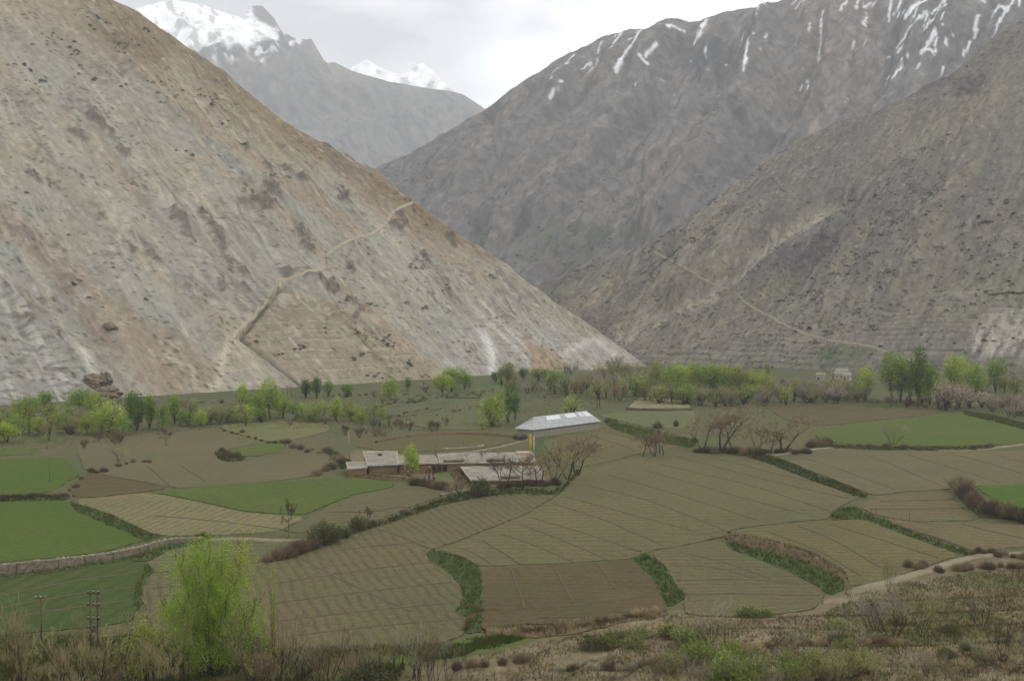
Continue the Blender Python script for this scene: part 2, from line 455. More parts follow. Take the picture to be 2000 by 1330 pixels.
# --- right spur -----------------------------------------------------
GULLY = [(1645,385),(1560,432),(1480,482),(1430,530),(1392,560),(1300,602),(1200,672)]
def right_disp(a, b, px, py):
    g = ridged(a / 34 + 0.5 * fbm(a / 50, b / 70, 2, 103), b / 260, 3, 111)
    g2 = ridged(a / 11 + 0.3 * gnoise(a / 16, b / 40, 105), b / 150, 4, 112)
    d = 6.5 * (g - .6) + 1.4 * (g2 - .6) + 5 * fbm(a / 90, b / 120, 2, 121) + .4 * fbm(a / 5, b / 13, 4, 114)
    dg = segdist(px, py, GULLY)
    d -= 7 * np.exp(-(dg / 22) ** 2)
    d += 6 * np.exp(-(segdist(px, py, [(1990,200),(1800,330),(1660,420),(1560,480),(1440,570),(1330,640)]) / 30) ** 2)
    for ln, wd, k in (([(1960,60),(1800,200),(1650,325),(1500,440),(1330,560)], 26, 5), ([(2000,380),(1880,480),(1780,560),(1690,640)], 16, -5), ([(1760,330),(1660,430),(1560,530),(1470,600)], 14, -4), ([(1990,250),(1850,380),(1740,480),(1620,600)], 22, 4), ([(1420,420),(1300,500),(1180,580)], 16, -3.5), ([(1560,330),(1420,450),(1280,540),(1160,620)], 18, 3)):
        d += k * np.exp(-(segdist(px + 10 * fbm(px / 60, py / 60, 2, 181), py, ln) / wd) ** 2)
    rk = blobs(px, py, [(1820,170,60,22,-25),(1900,175,40,18,-20),(1470,240,20,12,0),(1600,480,30,16,-50),(1550,500,30,14,-60)], 16)
    d += rk * 2.5 * (ridged(a / 9, b / 8, 4, 115, .6) - .3)
    d += 1.8 * sstep(0, .3, fbm(a / 40, b / 60, 3, 119)) * (ridged(a / 6, b / 20, 4, 118, .6) - .55)
    te = pmask(px, py, [(1640,640),(1760,555),(2100,560),(2400,560),(2400,760),(1500,760)], 14)
    d = d * (1 - .6 * te)
    ph = (b + 2 * fbm(a / 40, b / 40, 2, 171)) / 4.6
    d += te * .9 * (ph % 1 - .5)
    return d * sstep(-8, 60, b)
def right_col(a, b, px, py, d):
    w = 12 * fbm(px / 45, py / 45, 3, 155); qx = px + w; qy = py - w
    n1 = fbm(a / 60, b / 150, 4, 131); n2 = fbm(a / 13, b / 200, 4, 132, .55); n3 = fbm(a / 4.5, b / 100, 4, 133, .55); nf = fbm(a / 2.5, b / 7, 3, 134)
    c = np.zeros(a.shape + (3,)) + A(119, 115, 107)
    c = mixc(c, A(138, 132, 118), sstep(-.05, .45, n1) * .7)
    c = mixc(c, A(104, 100, 94), sstep(.0, .4, -n2) * .6)
    c = mixc(c, A(134, 126, 110), sstep(.1, .5, n3) * .45)
    lo = sstep(420, 640, py) * sstep(1700, 1300, px)
    c = mixc(c, A(130, 124, 110), lo * .5)
    m = np.exp(-(segdist(qx + 6, qy - 6, GULLY) / 13) ** 2)
    c = mixc(c, A(160, 154, 138), m * (.6 + .6 * np.clip(n3 + .3, 0, 1)))
    m = pmask(qx, qy, [(1250,600),(1330,570),(1395,560),(1310,610),(1220,660),(1200,640)], 12)
    c = mixc(c, A(150, 144, 126), m * sstep(-.1, .25, n2) * .8)
    for ln, wd, k in (([(1740,560),(1840,430),(1900,330)], 8, .3), ([(1330,690),(1450,600),(1560,520)], 6, .4), ([(1110,610),(1180,560)], 10, .6), ([(1150,600),(1200,545)], 8, .5), ([(1480,640),(1600,560),(1700,440)], 7, .35)):
        c = mixc(c, A(156, 148, 124), np.exp(-(segdist(qx, qy, ln) / wd) ** 2) * k)
    m = blobs(px, py, [(1820,170,60,22,-25),(1900,175,40,18,-20),(1600,480,30,16,-50),(1550,500,40,18,-30)], 16)
    c = mixc(c, A(86, 84, 84), m * .6)
    te = pmask(px, py, [(1640,640),(1760,555),(2100,560),(2400,560),(2400,760),(1250,740),(1240,690)], 14)
    ph = ((b + 2 * fbm(a / 40, b / 40, 2, 171)) / 4.6) % 1
    stripe = np.clip(1 - np.abs(ph - .12) * 6, 0, 1)
    c = mixc(c, A(80, 78, 72), te * stripe * .95 * sstep(-.4, 0, fbm(a / 20, b / 8, 3, 172)))
    c = mixc(c, A(138, 132, 116), te * np.clip(1 - np.abs(ph - .6) * 4, 0, 1) * .6)
    m = pmask(qx, qy, [(1900,640),(1950,600),(1990,595),(2100,600),(2100,690),(1990,690),(1900,690)], 10) * sstep(-.2, .1, n3 + .7 * nf)
    c = mixc(c, A(186, 180, 168), m * .6)
    c = mixc(c, A(128, 126, 108), pmask(qx, qy, [(1760,560),(2000,480),(2100,560),(2100,600),(1900,640)], 14) * .4)
    c = mixc(c, A(96, 102, 70), pmask(qx, qy, [(1600,680),(1680,672),(1720,690),(1660,705),(1600,712)], 8) * .7)
    c = mixc(c, A(70, 84, 62), pmask(qx, qy, [(1600,695),(1645,683),(1640,695),(1610,705)], 5) * .8)
    c = mixc(c, A(90, 94, 70), sstep(690, 730, py) * .5)
    dots = gnoise(a / 1.8, b / 3.2, 141) + .5 * fbm(a / 22, b / 30, 3, 142)
    c = mixc(c, A(66, 66, 60), sstep(.46, .62, dots) * .45)
    c = mixc(c, A(152, 146, 130), sstep(.5, .7, gnoise(a / 2.4, b / 5, 143) + .4 * n2) * .5)
    c = mixc(c, A(82, 80, 78), sstep(.62, .85, ridged(a / 6, b / 20, 4, 118, .6) + .2 * nf) * .5)
    return np.clip(c * (1 + .32 * nf + .15 * n3)[..., None], .02, .9)
M_right = terrain_mat('scree_right', (0.35, 1.5), 0.30, 0.8, 0.7, True)
mountain('mountain_slope', 'dark grey shrub-dotted mountain spur on the right with a pale gully', (0.6, 0.8), 33, (67, 670, 0),
         [(900,590),(1000,572),(1065,555),(1150,520),(1250,488),(1330,440),(1400,388),(1500,312),(1560,275),(1640,240),(1750,205),(1850,160),(1930,95),(2000,30),(2100,-60),(2700,-220)],
         550, 390, -4, right_disp, right_col, M_right, (160, 20))

# --- the large mountain behind with snow streaks --------------------
SNOW = [([(1290,52),(1262,85),(1238,120),(1205,152)],5),([(1213,68),(1188,104)],4),([(1120,106),(1083,148)],3.5),([(1176,82),(1168,97)],3),([(1247,60),(1241,78)],4),
 ([(1337,58),(1310,75)],3.5),([(1379,36),(1362,60)],5),([(1378,80),(1374,98)],5),([(1517,14),(1492,50),(1487,72)],4),([(1608,28),(1592,76),(1603,96)],4),
 ([(1475,95),(1455,152)],5),([(1571,112),(1570,126)],4),([(1655,10),(1645,32)],3),([(1685,4),(1688,30)],3),([(1741,0),(1737,36)],4),([(1872,-10),(1800,48),(1730,82)],5),
 ([(1850,20),(1806,62)],6),([(1828,75),(1800,108)],5),([(1832,70),(1826,100)],5),([(1765,98),(1740,138)],3),([(1940,-5),(1958,20),(1976,8),(1940,62)],5),([(1905,38),(1903,55)],3),([(1840,-10),(1770,42)],5),([(1800,100),(1822,104)],4),
 ([(1230,105),(1250,100)],3),([(1255,132),(1270,136)],3),([(1165,105),(1145,125)],3),([(1150,112),(1130,128)],2.5),([(1078,158),(1074,164)],3),([(1242,170),(1243,174)],3),([(1308,155),(1309,159)],3),([(1395,150),(1397,153)],3),([(1700,-5),(1680,10)],3),([(1765,0),(1745,30)],3),([(1100,160),(1070,190)],2)]
MIDL = [([(1380,50),(1300,170),(1200,300),(1110,430)], 26, -24), ([(1500,40),(1440,200),(1370,330),(1280,440)], 30, 26), ([(1240,80),(1150,200),(1050,330),(970,430)], 26, 20), ([(1310,60),(1230,190),(1130,320),(1040,420)], 24, 22), ([(1440,40),(1380,180),(1290,320),(1200,420)], 24, -22), ([(1160,110),(1070,230),(960,340),(860,420)], 24, -18), ([(1600,60),(1530,190),(1450,320)], 26, -24), ([(1700,20),(1600,170),(1520,300)], 20, -20), ([(1100,130),(1010,240),(900,340)], 22, 16), ([(1020,170),(930,270),(830,350)], 20, -14)]
def mid_disp(a, b, px, py):
    g = ridged(a / 90 + .5 * fbm(a / 120, b / 160, 2, 203), b / 700, 4, 211)
    g2 = ridged(a / 30 + .4 * gnoise(a / 40, b / 60, 205), b / 160, 4, 212)
    d = 34 * (g - .6) + 11 * (g2 - .6) + 22 * fbm(a / 300, b / 300, 3, 221) + 1.4 * fbm(a / 12, b / 14, 4, 214)
    d -= 26 * np.exp(-(segdist(px, py, [(1740,70),(1660,170),(1600,250),(1540,320)]) / 40) ** 2)
    for ln, wd, k in MIDL: d += k * np.exp(-(segdist(px + 16 * fbm(px / 50, py / 50, 3, 281), py, ln) / wd) ** 2)
    rk = blobs(px, py, [(1440,225,30,16,40),(1500,220,30,14,-30),(1340,330,60,12,-50)], 20)
    d += rk * 7 * (ridged(a / 22, b / 18, 4, 215, .6) - .4)
    return d * sstep(-200, 200, b + 150)
def mid_col(a, b, px, py, d):
    w = 8 * fbm(px / 22, py / 22, 4, 255); qx = px + w; qy = py - .6 * w
    n1 = fbm(a / 160, b / 330, 4, 231); n2 = fbm(a / 34, b / 420, 5, 232, .55); n3 = fbm(a / 11, b / 200, 4, 233, .55); nf = fbm(a / 6, b / 16, 3, 234)
    c = np.zeros(a.shape + (3,)) + A(119, 116, 114)
    c = mixc(c, A(130, 123, 117), sstep(-.05, .4, n1) * .8)
    c = mixc(c, A(97, 96, 97), sstep(.0, .4, -n2) * .6)
    c = mixc(c, A(138, 130, 122), sstep(.05, .45, n3 + .3 * n2) * .5)
    m = pmask(qx, qy, [(1540,0),(1720,-40),(1720,120),(1650,230),(1560,230),(1580,130)], 30)
    c = mixc(c, A(138, 126, 118), m * .6)
    for ln, wd, k in MIDL:
        if k < 0: c = mixc(c, A(150, 141, 132), np.exp(-(segdist(qx, qy, ln) / 9) ** 2) * (.45 + .4 * n3))
    m = blobs(px, py, [(1440,225,34,18,40),(1500,225,34,14,-30),(1380,95,60,40,0)], 24)
    c = mixc(c, A(72, 74, 78), m * .6)
    m = pmask(qx, qy, [(990,470),(1100,430),(1230,440),(1260,470),(1120,520),(1010,525)], 14) * sstep(-.2, .15, n3 + n1)
    c = mixc(c, A(78, 92, 70), m * .55)
    m = pmask(qx, qy, [(1000,500),(1110,470),(1230,475),(1180,530),(1060,560)], 12); c = mixc(c, A(104, 98, 82), m * .5)
    s = np.zeros_like(px)
    for ln, wd in SNOW:
        s = np.maximum(s, sstep(.62, .2, segdist(qx, qy, ln) / (wd * .95) - .6 * n3 - .6 * nf))
    s = np.maximum(s, sstep(.40, .46, fbm(a / 9, b / 110, 4, 239, .6) + sstep(170, -40, py) * .16 + sstep(1600, 1850, px) * .10 - .06) * sstep(190, 110, py - .25 * np.clip(1300 - px, 0, 300)))
    c = mixc(c, A(70, 70, 74), sstep(.6, .85, ridged(a / 16, b / 34, 3, 218, .6) + .2 * nf) * .55)
    c = mixc(c, A(62, 64, 64), sstep(.45, .62, gnoise(a / 5, b / 11, 241) + .5 * fbm(a / 60, b / 70, 3, 242)) * .4)
    c = c * (1 + .35 * nf + .25 * n3)[..., None]
    c = mixc(c, (.66, .67, .69), np.clip(s, 0, 1) * .85)
    return np.clip(c, .02, .9)
M_mid = terrain_mat('rock_mid', (0.09, 0.4), 0.32, 0.8, 3.0, True)
mountain('mountain', 'big grey mountain behind the spurs with thin snow streaks near its crest', (0.5, 0.866), 32, (0, 1500, 50),
         [(560,430),(680,365),(745,325),(830,290),(885,250),(945,211),(1000,166),(1050,142),(1112,100),(1180,72),(1300,45),(1380,33),(1440,15),(1500,8),(1540,-5),(1700,-80),(2000,-180),(2400,-200)],
         520, 370, -40, mid_disp, mid_col, M_mid, (500, 20), .25)

# --- far snowy mountain and the two peaks ---------------------------
def far_disp(a, b, px, py):
    g = ridged(a / 200 + .5 * fbm(a / 260, b / 300, 2, 303), b / 700, 4, 311)
    d = 75 * (g - .6) + 40 * fbm(a / 500, b / 500, 3, 321) + 30 * (ridged(a / 80, b / 130, 5, 312, .6) - .5)
    return d * sstep(0, 60, py - np.interp(px, [200, 330, 460, 540, 610, 700, 890, 960], [30, 0, 30, 50, 100, 140, 180, 215])) * .9 + .12 * d
def far_col(a, b, px, py, d):
    n1 = fbm(a / 300, b / 500, 4, 331); n2 = fbm(a / 90, b / 260, 5, 332); n3 = fbm(a / 36, b / 60, 4, 333)
    c = np.zeros(a.shape + (3,)) + A(128, 124, 121)
    c = mixc(c, A(106, 105, 106), sstep(-.05, .3, n2) * .6)
    c = mixc(c, A(146, 136, 128), sstep(.0, .4, n1) * .6)
    c = mixc(c, A(84, 84, 88), sstep(.55, .8, ridged(a / 60, b / 120, 4, 338, .6)) * .6)
    c = mixc(c, A(160, 152, 146), sstep(.1, .4, n3) * .5)
    w = 14 * fbm(px / 18, py / 14, 4, 355); qx = px + w; qy = py + w
    m = pmask(qx, qy, [(150,-80),(470,-40),(500,40),(540,60),(545,80),(490,90),(480,100),(400,95),(350,90),(250,60)], 7)
    rockn = sstep(.02, .2, n3 + .4 * n2 - .06)
    c2 = mixc(c, (.82, .83, .86), m * (1 - .6 * rockn))
    m2 = pmask(qx, qy, [(540,50),(600,75),(560,110),(500,120),(400,120),(440,95),(540,85)], 9) * sstep(.05, .25, n3)
    c2 = mixc(c2, (.8, .81, .84), m2 * .7)
    m3 = sstep(14, 4, np.abs(qy - np.interp(px, [480, 545], [30, 60])) ) * 0
    return np.clip(c2, .02, .9)
M_far = terrain_mat('rock_far', (0.02, 0.1), 0.25, 0.6, 5.0, True)
mountain('mountain', 'hazy far mountain with a snowfield on its left shoulder', (-0.45, 0.89), 36, (330, 4100, 60),
         [(60,60),(180,40),(250,22),(300,8),(345,0),(400,12),(455,32),(478,34),(486,13),(512,12),(535,36),(545,60),(575,76),(600,78),(608,76),(612,104),(640,125),(652,122),(690,140),(760,160),(830,172),(886,180),(905,186),(947,213),(1010,262),(1100,330)],
         420, 260, 0, far_disp, far_col, M_far, (700, 12))
def pk_disp(a, b, px, py):
    return 45 * (ridged(a / 200, b / 260, 4, 411, .55) - .6) * sstep(0, 40, py - np.interp(px, [680, 715, 780, 825, 885], [135, 118, 145, 124, 180])) + 6 * fbm(a / 60, b / 60, 3, 412)
def pk_col(a, b, px, py, d):
    n = fbm(a / 60, b / 60, 4, 431)
    c = np.zeros(a.shape + (3,)) + np.array((.88, .89, .91))
    return mixc(c, A(112, 110, 112), sstep(.1, .35, n) * .5)
mountain('mountain', 'two small snow covered peaks far away under the clouds', (0.1, 1.0), 42, (-420, 5300, 260),
         [(560,220),(640,170),(672,145),(690,130),(716,117),(735,128),(760,140),(784,146),(800,138),(813,128),(826,123),(838,133),(856,152),(886,180),(930,215),(1000,260)],
         200, 120, 140, pk_disp, pk_col, M_far, (600, 8))
# ------------------------------------------------------------------ valley floor
def plane_pt(px, py, z=0.0):
    dx, dy, dz = ray(px, py)
    t = (z - CAMZ) / np.minimum(dz, -1e-3)
    return dx * t, dy * t
STEPS_PX = [([(1430,882),(1505,895),(1600,935),(1692,972)], 0.8), ([(1622,1004),(1690,1008),(1800,1048),(1892,1083)], 0.8), ([(1414,1048),(1530,1082),(1610,1115),(1648,1152)], 1.2),
            ([(1245,1090),(1290,1118),(1318,1160)], 0.9), ([(838,1079),(905,1108),(932,1150),(926,1235)], 0.9), ([(-60,1122),(100,1105),(240,1084),(330,1058),(400,1052),(600,1056)], 0.7),
            ([(138,984),(215,1020),(285,1056)], 0.5), ([(515,1096),(600,1070),(700,1034),(860,975),(1090,962),(1135,918),(1260,888)], 0.6), ([(1868,962),(1915,1012),(2050,1022)], 0.9),
            ([(-60,978),(130,972)], 0.5), ([(420,886),(460,897),(545,887)], 0.5)]
STEPS = []
for ln, h in STEPS_PX:
    X, Y = plane_pt(np.array([p[0] for p in ln], float), np.array([p[1] for p in ln], float))
    STEPS.append((np.stack([X, Y], -1), h))
def zfun(x, y):
    x = np.asarray(x, float); y = np.asarray(y, float)
    z = 0.55 * fbm(x / 70, y / 70, 3, 501) + 0.12 * fbm(x / 11, y / 11, 3, 502)
    for L, h in STEPS:
        best = np.full(x.shape, 1e9); sg = np.zeros(x.shape); endg = np.zeros(x.shape)
        n = len(L) - 1
        for i in range(n):
            d = L[i + 1] - L[i]; ll = np.hypot(*d)
            tr = ((x - L[i, 0]) * d[0] + (y - L[i, 1]) * d[1]) / ll
            t = np.clip(tr, 0, ll)
            ex = x - L[i, 0] - d[0] / ll * t; ey = y - L[i, 1] - d[1] / ll * t
            q = np.hypot(ex, ey)
            s = (-d[1] * (x - L[i, 0]) + d[0] * (y - L[i, 1])) / ll
            k = q < best
            best = np.where(k, q, best); sg = np.where(k, s, sg)
            e = np.zeros(x.shape)
            if i == 0: e = np.maximum(e, -tr)
            if i == n - 1: e = np.maximum(e, tr - ll)
            endg = np.where(k, e, endg)
        z = z + h * .5 * np.clip(sg / 1.0, -1, 1) * np.exp(-best / 18) * np.exp(-np.maximum(endg, 0) / 5)
    # terraced hill foot at the near right, and the hillside under the camera
    t = np.clip((166 - y + 0.06 * x + 2.2 * fbm(x / 25, y / 25, 2, 503)) / 38, 0, 1.2) * sstep(-18, 22, x)
    st = t * 4; st = np.floor(st) + sstep(.62, .92, st - np.floor(st))
    z = z + 0.85 * st * 1.0
    z = z + np.clip(37.2 * (1 - y / 104.0), 0, 37.2) * sstep(112, 96, y)
    # floor beyond the gorge sinks away below the mountains
    z = z - sstep(900, 1600, np.hypot(x, y)) * 60
    return z
def G(px, py, it=9):
    """the valley point seen at a photograph pixel"""
    px = np.asarray(px, float); py = np.asarray(py, float)
    dx, dy, dz = ray(px, py)
    dz = np.minimum(dz, -1e-3)
    t = -CAMZ / dz
    for _ in range(it):
        t = t + .7 * ((zfun(dx * t, dy * t) - CAMZ) / dz - t)
    return dx * t, dy * t, CAMZ + dz * t
def chaikin(p, n=1, closed=True, w=.22):
    p = [tuple(q) for q in p]
    for _ in range(n):
        o = []
        m = len(p)
        for i in range(m if closed else m - 1):
            a, b = p[i], p[(i + 1) % m]
            o += [(a[0] * (1 - w) + b[0] * w, a[1] * (1 - w) + b[1] * w), (a[0] * w + b[0] * (1 - w), a[1] * w + b[1] * (1 - w))]
        if not closed: o = [p[0]] + o + [p[-1]]
        p = o
    return p
def world_poly(poly, rnd=1):
    p = chaikin(poly, rnd, True, .1)
    X, Y, Z = G([q[0] for q in p], [q[1] for q in p])
    return np.stack([X, Y], -1)
def resample_closed(P, step):
    Q = np.vstack([P, P[:1]]); d = np.r_[0, np.cumsum(np.hypot(*np.diff(Q, axis=0).T))]
    n = max(8, int(d[-1] / step)); t = np.linspace(0, d[-1], n, endpoint=False)
    return np.stack([np.interp(t, d, Q[:, 0]), np.interp(t, d, Q[:, 1])], -1)
def patch(P, step, inner, zoff, jitter=0.15, seed=0, skirt=0.5, bulge=0.0):
    """a sheet of ground with a real edge, draped over the valley floor"""
    rs = np.random.RandomState(seed)
    B = resample_closed(P, step)
    B = B + jitter * np.stack([gnoise(B[:, 0] / 3, B[:, 1] / 3, seed), gnoise(B[:, 0] / 3, B[:, 1] / 3, seed + 9)], -1)
    lo = B.min(0); hi = B.max(0)
    gx, gy = np.meshgrid(np.arange(lo[0], hi[0], inner), np.arange(lo[1], hi[1], inner))
    gx = gx.ravel() + rs.uniform(-.2, .2, gx.size) * inner; gy = gy.ravel() + rs.uniform(-.2, .2, gy.size) * inner
    bl = [tuple(q) for q in B]
    k = inpoly(gx, gy, bl)
    gx, gy = gx[k], gy[k]
    if len(gx):
        dd = segdist(gx, gy, bl + bl[:1]); k = dd > .45 * inner; gx, gy, dd = gx[k], gy[k], dd[k]
    pts = [Vector((float(x), float(y))) for x, y in B] + [Vector((float(x), float(y))) for x, y in zip(gx, gy)]
    nb = len(B)
    vs, es, fs, _, _, _ = geometry.delaunay_2d_cdt(pts, [], [list(range(nb))], 1, 1e-4)
    xy = np.array([(v.x, v.y) for v in vs])
    z = zfun(xy[:, 0], xy[:, 1]) + zoff
    if bulge:
        dd = segdist(xy[:, 0], xy[:, 1], bl + bl[:1])
        z = z + bulge * sstep(0, 1.6, dd) * (1 + .7 * fbm(xy[:, 0] / 2.2, xy[:, 1] / 2.2, 3, seed + 4))
    V = np.c_[xy, z]
    F = [list(f) for f in fs]
    # skirt
    zb = zfun(B[:, 0], B[:, 1])
    n0 = len(V)
    V = np.vstack([V, np.c_[B, zb + zoff], np.c_[B, zb + zoff - skirt]])
    for i in range(nb):
        j = (i + 1) % nb
        F.append([n0 + i, n0 + j, n0 + nb + j]); F.append([n0 + i, n0 + nb + j, n0 + nb + i])
    return V, np.array(F)

# fields: (outline in the photograph, soil/green kind, furrow angle, furrow spacing, furrow strength, label)
SOIL = A2(104, 98, 73); SOIL2 = A2(109, 99, 74); OLIVE = A2(102, 103, 74); GREEN = A2(80, 96, 42); GREEN2 = A2(86, 99, 49); DARK = A2(94, 84, 60); LIGHT = A2(124, 116, 88); DGREEN = A2(72, 86, 46); GREY = A2(106, 104, 82)
FIELDS = [
 ('g1', [(-40,898),(60,896),(120,893),(152,922),(155,928),(95,962),(0,970),(-40,972)], GREEN, 10, 2.2, .25, 'bright green field at the left edge below the tree belt'),
 ('g0', [(-40,876),(75,876),(62,888),(-40,892)], GREEN2, 10, 2.2, .2, 'thin green strip field at the left edge under the willows'),
 ('g2', [(-40,982),(130,977),(150,1000),(210,1025),(255,1043),(282,1056),(200,1078),(100,1090),(-40,1102)], GREEN, 60, 1.8, .3, 'large bright green field above the stone wall on the left'),
 ('g3', [(-40,1134),(100,1117),(240,1094),(288,1102),(278,1130),(262,1150),(268,1190),(255,1215),(150,1228),(-40,1245)], DGREEN, 80, 2.6, .7, 'dark green furrowed field under the stone wall'),
 ('b4', [(148,942),(170,922),(335,954),(190,971),(140,971)], DARK, 70, 3.0, .7, 'small dark brown striped triangular field'),
 ('b5', [(150,872),(200,858),(300,845),(420,840),(512,864),(430,880),(418,888),(455,903),(545,888),(640,886),(645,905),(608,930),(500,943),(338,954),(165,918)], A2(104,98,76), 35, 2.4, .25, 'wide bare brown field left of the flat roofed house'),
 ('b6', [(425,834),(470,826),(560,821),(640,829),(642,842),(545,864),(515,862)], A2(112,110,76), 0, 2.0, .3, 'pale olive field under the tree belt behind the brown field'),
 ('g7', [(462,876),(545,863),(560,871),(545,883),(500,891),(470,892)], GREEN2, 15, 1.8, .3, 'tiny green plot inside the brown field'),
 ('b8', [(152,976),(290,963),(370,977),(480,1001),(600,1011),(540,1039),(430,1046),(320,1046),(290,1040),(220,1006),(155,986)], LIGHT, 82, 1.7, 1.0, 'pale brown field with curved furrows below the green wedge'),
 ('g9', [(287,962),(450,945),(700,936),(770,940),(765,952),(690,966),(640,986),(592,1006),(480,999),(372,975)], A2(84,97,47), 20, 1.8, .35, 'green wedge shaped field in front of the flat roofed house'),
 ('b10', [(692,967),(770,955),(855,960),(862,970),(800,990),(720,1024),(690,1030),(600,1041),(548,1038),(640,990)], SOIL, 14, 2.6, .8, 'brown furrowed field right of the green wedge'),
 ('b11', [(288,1096),(330,1070),(400,1060),(600,1060),(590,1068),(512,1098),(400,1112),(290,1118)], OLIVE, 6, 2.4, .8, 'olive field behind the tall foreground willow'),
 ('b13', [(518,1102),(600,1080),(700,1040),(780,1017),(860,988),(950,967),(1080,957),(1088,966),(1035,1000),(960,1030),(850,1071),(832,1078),(834,1090),(878,1120),(902,1150),(902,1176),(888,1196),(912,1206),(908,1238),(860,1258),(600,1275),(400,1270),(300,1236),(282,1180),(277,1142),(292,1122)], SOIL, -74, 1.5, .9, 'large furrowed brown field behind the foreground willow'),
 ('b14', [(1095,964),(1130,922),(1250,892),(1370,882),(1435,887),(1510,905),(1595,942),(1675,971),(1626,1000),(1616,1014),(1540,1020),(1440,1032),(1412,1048),(1270,1076),(1240,1090),(1090,1101),(936,1106),(905,1088),(855,1076),(965,1032),(1040,1002)], A2(105,100,73), 2, 3.0, .6, 'biggest olive brown field in the centre with long curved bunds'),
 ('b15', [(1512,892),(1640,875),(1800,881),(1900,882),(2040,880),(2040,944),(1900,950),(1858,955),(1770,960),(1706,968),(1610,930)], A2(106,100,76), -8, 2.2, .3, 'brown field on the right under the pale path'),
 ('b16', [(1692,977),(1770,966),(1856,960),(1872,988),(1910,1016),(1785,1019),(1705,1004),(1682,991)], SOIL2, 0, 2.8, .6, 'small brown field left of the thorn hedge'),
 ('g17', [(1902,947),(1960,943),(2040,941),(2040,995),(1975,992),(1930,970)], A2(78,99,43), 10, 1.8, .2, 'bright green field at the right edge behind a hedge'),
 ('b18', [(1705,1010),(1800,1022),(1910,1021),(2040,1026),(2040,1064),(1930,1074),(1892,1080),(1800,1048)], SOIL2, -5, 2.8, .6, 'brown field at the right edge below the thorn hedge'),
 ('b19', [(1432,1042),(1540,1024),(1620,1019),(1684,1014),(1760,1042),(1876,1084),(1800,1110),(1722,1134),(1662,1148),(1650,1122),(1600,1092),(1540,1070),(1480,1056)], A2(110,101,72), 4, 2.4, .8, 'yellowish brown field above the curved brown bank'),
 ('b20', [(1270,1080),(1408,1053),(1428,1074),(1530,1112),(1598,1147),(1612,1166),(1590,1192),(1450,1206),(1340,1200),(1335,1166),(1318,1140),(1300,1110)], SOIL, 8, 2.2, .75, 'brown field between two green banks at the lower right'),
 ('d21', [(940,1111),(1090,1104),(1238,1094),(1276,1130),(1292,1160),(1306,1166),(1292,1190),(1150,1218),(940,1236),(940,1170)], DARK, 0, 2.2, .5, 'dark brown patchy field at the lower centre'),
 ('g22', [(1582,842),(1650,830),(1800,814),(1880,809),(1950,820),(2040,846),(2040,866),(1900,870),(1750,873),(1640,866),(1600,856)], GREEN2, 15, 1.9, .25, 'big green field on the right in front of the tall willows'),
 ('b23', [(1490,795),(1590,788),(1680,783),(1790,795),(1842,801),(1835,807),(1720,820),(1600,832),(1540,822)], A2(98,90,66), -6, 4.0, .8, 'brown field with green far edge under the tall willows'),
 ('g23', [(1640,786),(1690,784),(1780,794),(1770,800),(1700,797)], DGREEN, -6, 2.0, .3, 'narrow green strip on the brown field under the willows'),
 ('p24', [(1226,798),(1245,778),(1290,775),(1345,787),(1348,797)], A2(142,132,104), 0, 3.0, .3, 'pale bare threshing ground beyond the barn'),
 ('m24', [(1165,812),(1230,803),(1350,801),(1368,820),(1330,838),(1270,835)], A2(104,106,78), 0, 3.0, .3, 'grey green meadow right of the barn'),
 ('b25', [(1055,862),(1175,838),(1230,850),(1330,873),(1250,886),(1128,914),(1090,900)], A2(106,98,70), -12, 2.4, .4, 'brown sloping field in front of the barn'),
 ('b26', [(690,872),(760,852),(900,845),(1000,851),(1018,858),(940,876),(850,882),(770,884)], A2(100,94,66), 8, 1.8, .7, 'furrowed brown field behind the flat roofed houses'),
 ('m27', [(860,800),(960,772),(1010,790),(950,840),(840,838),(780,826)], A2(100,102,76), 10, 3.0, .3, 'grey green meadow left of the barn'),
 ('m28', [(700,800),(800,770),(960,758),(1000,768),(900,790),(780,815)], A2(96,100,74), 10, 3.0, .3, 'dull green meadow at the foot of the scree slope'),
 ('g29', [(880,766),(960,750),(1000,752),(960,762)], A2(80,104,56), 10, 3.0, .2, 'small green plot under the willows at the slope foot'),
 ('m30', [(1180,795),(1230,780),(1250,770),(1400,765),(1440,790),(1360,798),(1250,774)], A2(98,102,74), 0, 3.0, .2, 'rough meadow beyond the threshing ground'),
]
